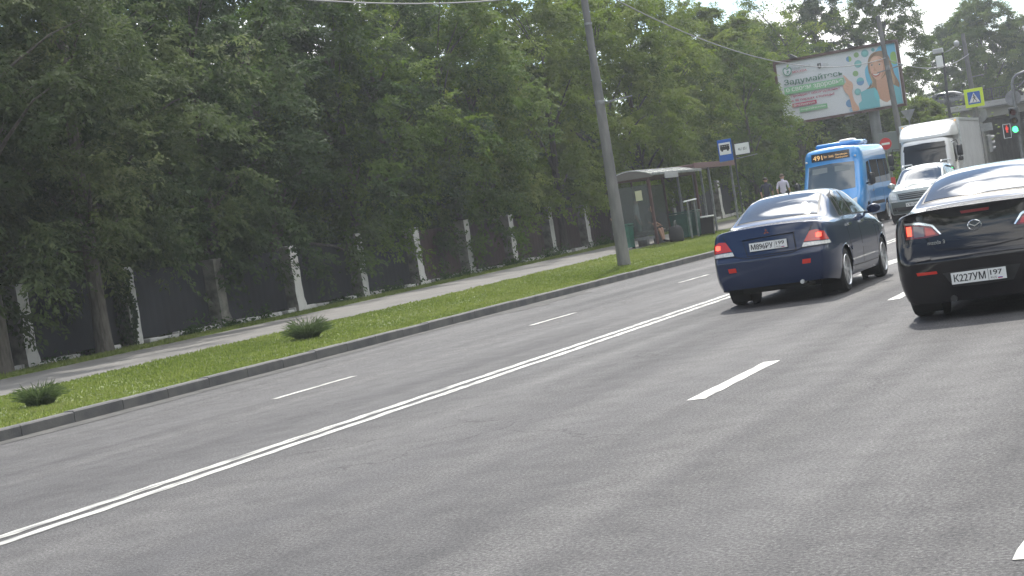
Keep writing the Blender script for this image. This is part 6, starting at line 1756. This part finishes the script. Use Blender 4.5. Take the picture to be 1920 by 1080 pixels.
SIT = dict(pelvis=(0, 0, .56), waist=(0, .02, .72), chest=(0, .08, .95), neck=(0, .14, 1.10), jaw=(0, .19, 1.17), head=(0, .20, 1.25), crown=(0, .19, 1.33),
    shL=(-.19, .08, 1.02), elL=(-.24, .16, .78), wrL=(-.18, .36, .66), haL=(-.15, .43, .62), shR=(.19, .08, 1.02), elR=(.24, .16, .78), wrR=(.18, .36, .66), haR=(.15, .43, .62),
    hipL=(-.10, .06, .55), knL=(-.12, .47, .54), anL=(-.12, .50, .10), toL=(-.13, .66, .035), hipR=(.10, .06, .55), knR=(.12, .47, .52), anR=(.12, .58, .10), toR=(.13, .74, .035))
m_navyc = M('cloth_navy', (.02, .024, .045), .9)
m_blackc = M('cloth_black', (.018, .018, .02), .9)
m_lilac = M('cloth_pale_lilac', (.52, .50, .62), .9)
m_whitec = M('cloth_white', (.55, .56, .58), .9)
m_floral = M('cloth_floral', (.022, .022, .05), .9, col2=(.22, .22, .28), scale=26, lo=.52, hi=.6)
m_jean = M('cloth_jeans', (.05, .07, .11), .9)
m_hairb = M('hair_brown', (.06, .035, .02), .7)
m_hairg = M('hair_grey', (.30, .27, .24), .8)
m_hairk = M('hair_dark', (.02, .016, .014), .7)
m_shoe = M('shoe', (.03, .03, .03), .7)
def at(x, y): return (x, y, land_z(x, y))
person('person in a dark floral dress standing half hidden behind the concrete pole', at(-20.6, 57.3), radians(-120), STAND, dict(torso=m_floral, sleeve=m_floral, foot=m_shoe), m_hairg, 'long', dress=True, scale=.98)
person('person with a white top and green trousers standing behind the shelter glass', at(-19.35, 55.9), radians(-80), STAND, dict(torso=m_whitec, sleeve=m_whitec, thigh=M('cloth_green', (.03, .13, .09), .9), shin=M('cloth_green', (.03, .13, .09), .9), foot=m_shoe), m_hairb, 'short', scale=.97)
person('person in dark clothes sitting in the shelter with bare lower legs', (SX - .72, SY + 1.3, gz0), radians(-95), SIT, dict(torso=m_blackc, sleeve=m_blackc, thigh=m_blackc, foot=m_shoe), m_hairk, 'short')
person('person in a dark shirt walking away beyond the bus stop', at(-19.3, 73.4), radians(5), WALK, dict(torso=m_navyc, sleeve=m_navyc, thigh=m_jean, shin=m_jean, foot=m_shoe), m_hairk, scale=1.0)
person('person in a pale lilac shirt walking away behind the blue saloon roof', at(-18.65, 73.8), radians(-4), WALK, dict(torso=m_lilac, sleeve=m_lilac, thigh=m_blackc, shin=m_blackc, foot=m_shoe), m_hairb, scale=1.02)
# the black bag by the seated person
bg_ = thing('shopping_bag', 'large black bag slumped on the pavement in front of the shelter', 'bag', (-18.05, 55.9, land_z(-18.05, 55.9)), .2)
mb = MB(); n = 16
lv = [mb.add([(.26 * s_ * cos(2 * pi * j / n), .50 * s_ * sin(2 * pi * j / n) * (1 + .05 * sin(3 * j)), z) for j in range(n)]) for z, s_ in ((.0, .80), (.05, .95), (.25, 1.0), (.42, .92), (.52, .72), (.57, .3))]
for a, b in zip(lv, lv[1:]):
    for j in range(n): mb.face([a + j, a + (j + 1) % n, b + (j + 1) % n, b + j])
mb.face([lv[0] + j for j in range(n - 1, -1, -1)]); mb.face([lv[-1] + j for j in range(n)]); mb.build('bag_body', m_blackc, bg_, smooth=True)
mb = MB(); mb.tube([(0, -.3, .5), (.02, -.22, .72), (.02, .18, .74), (0, .3, .5)], .014, 6); mb.build('handle', m_steel, bg_, smooth=True)

# ------------------------------------------------------------------ air: faint haze, added in part to stand in for lens veil
mh = bpy.data.materials.new('haze'); mh.use_nodes = True
th_ = mh.node_tree; th_.nodes.clear()
ho = th_.nodes.new('ShaderNodeOutputMaterial'); hv = th_.nodes.new('ShaderNodeVolumePrincipled')
hv.inputs['Color'].default_value = (.86, .90, .95, 1)
hv.inputs['Density'].default_value = .0007
hv.inputs['Anisotropy'].default_value = .35
th_.links.new(hv.outputs[0], ho.inputs['Volume'])
mb = MB(); mb.box((0, 1100, 10.6), (3040, 2860, 25))
hz = mb.build('haze', mh); tag(hz, kind='stuff')
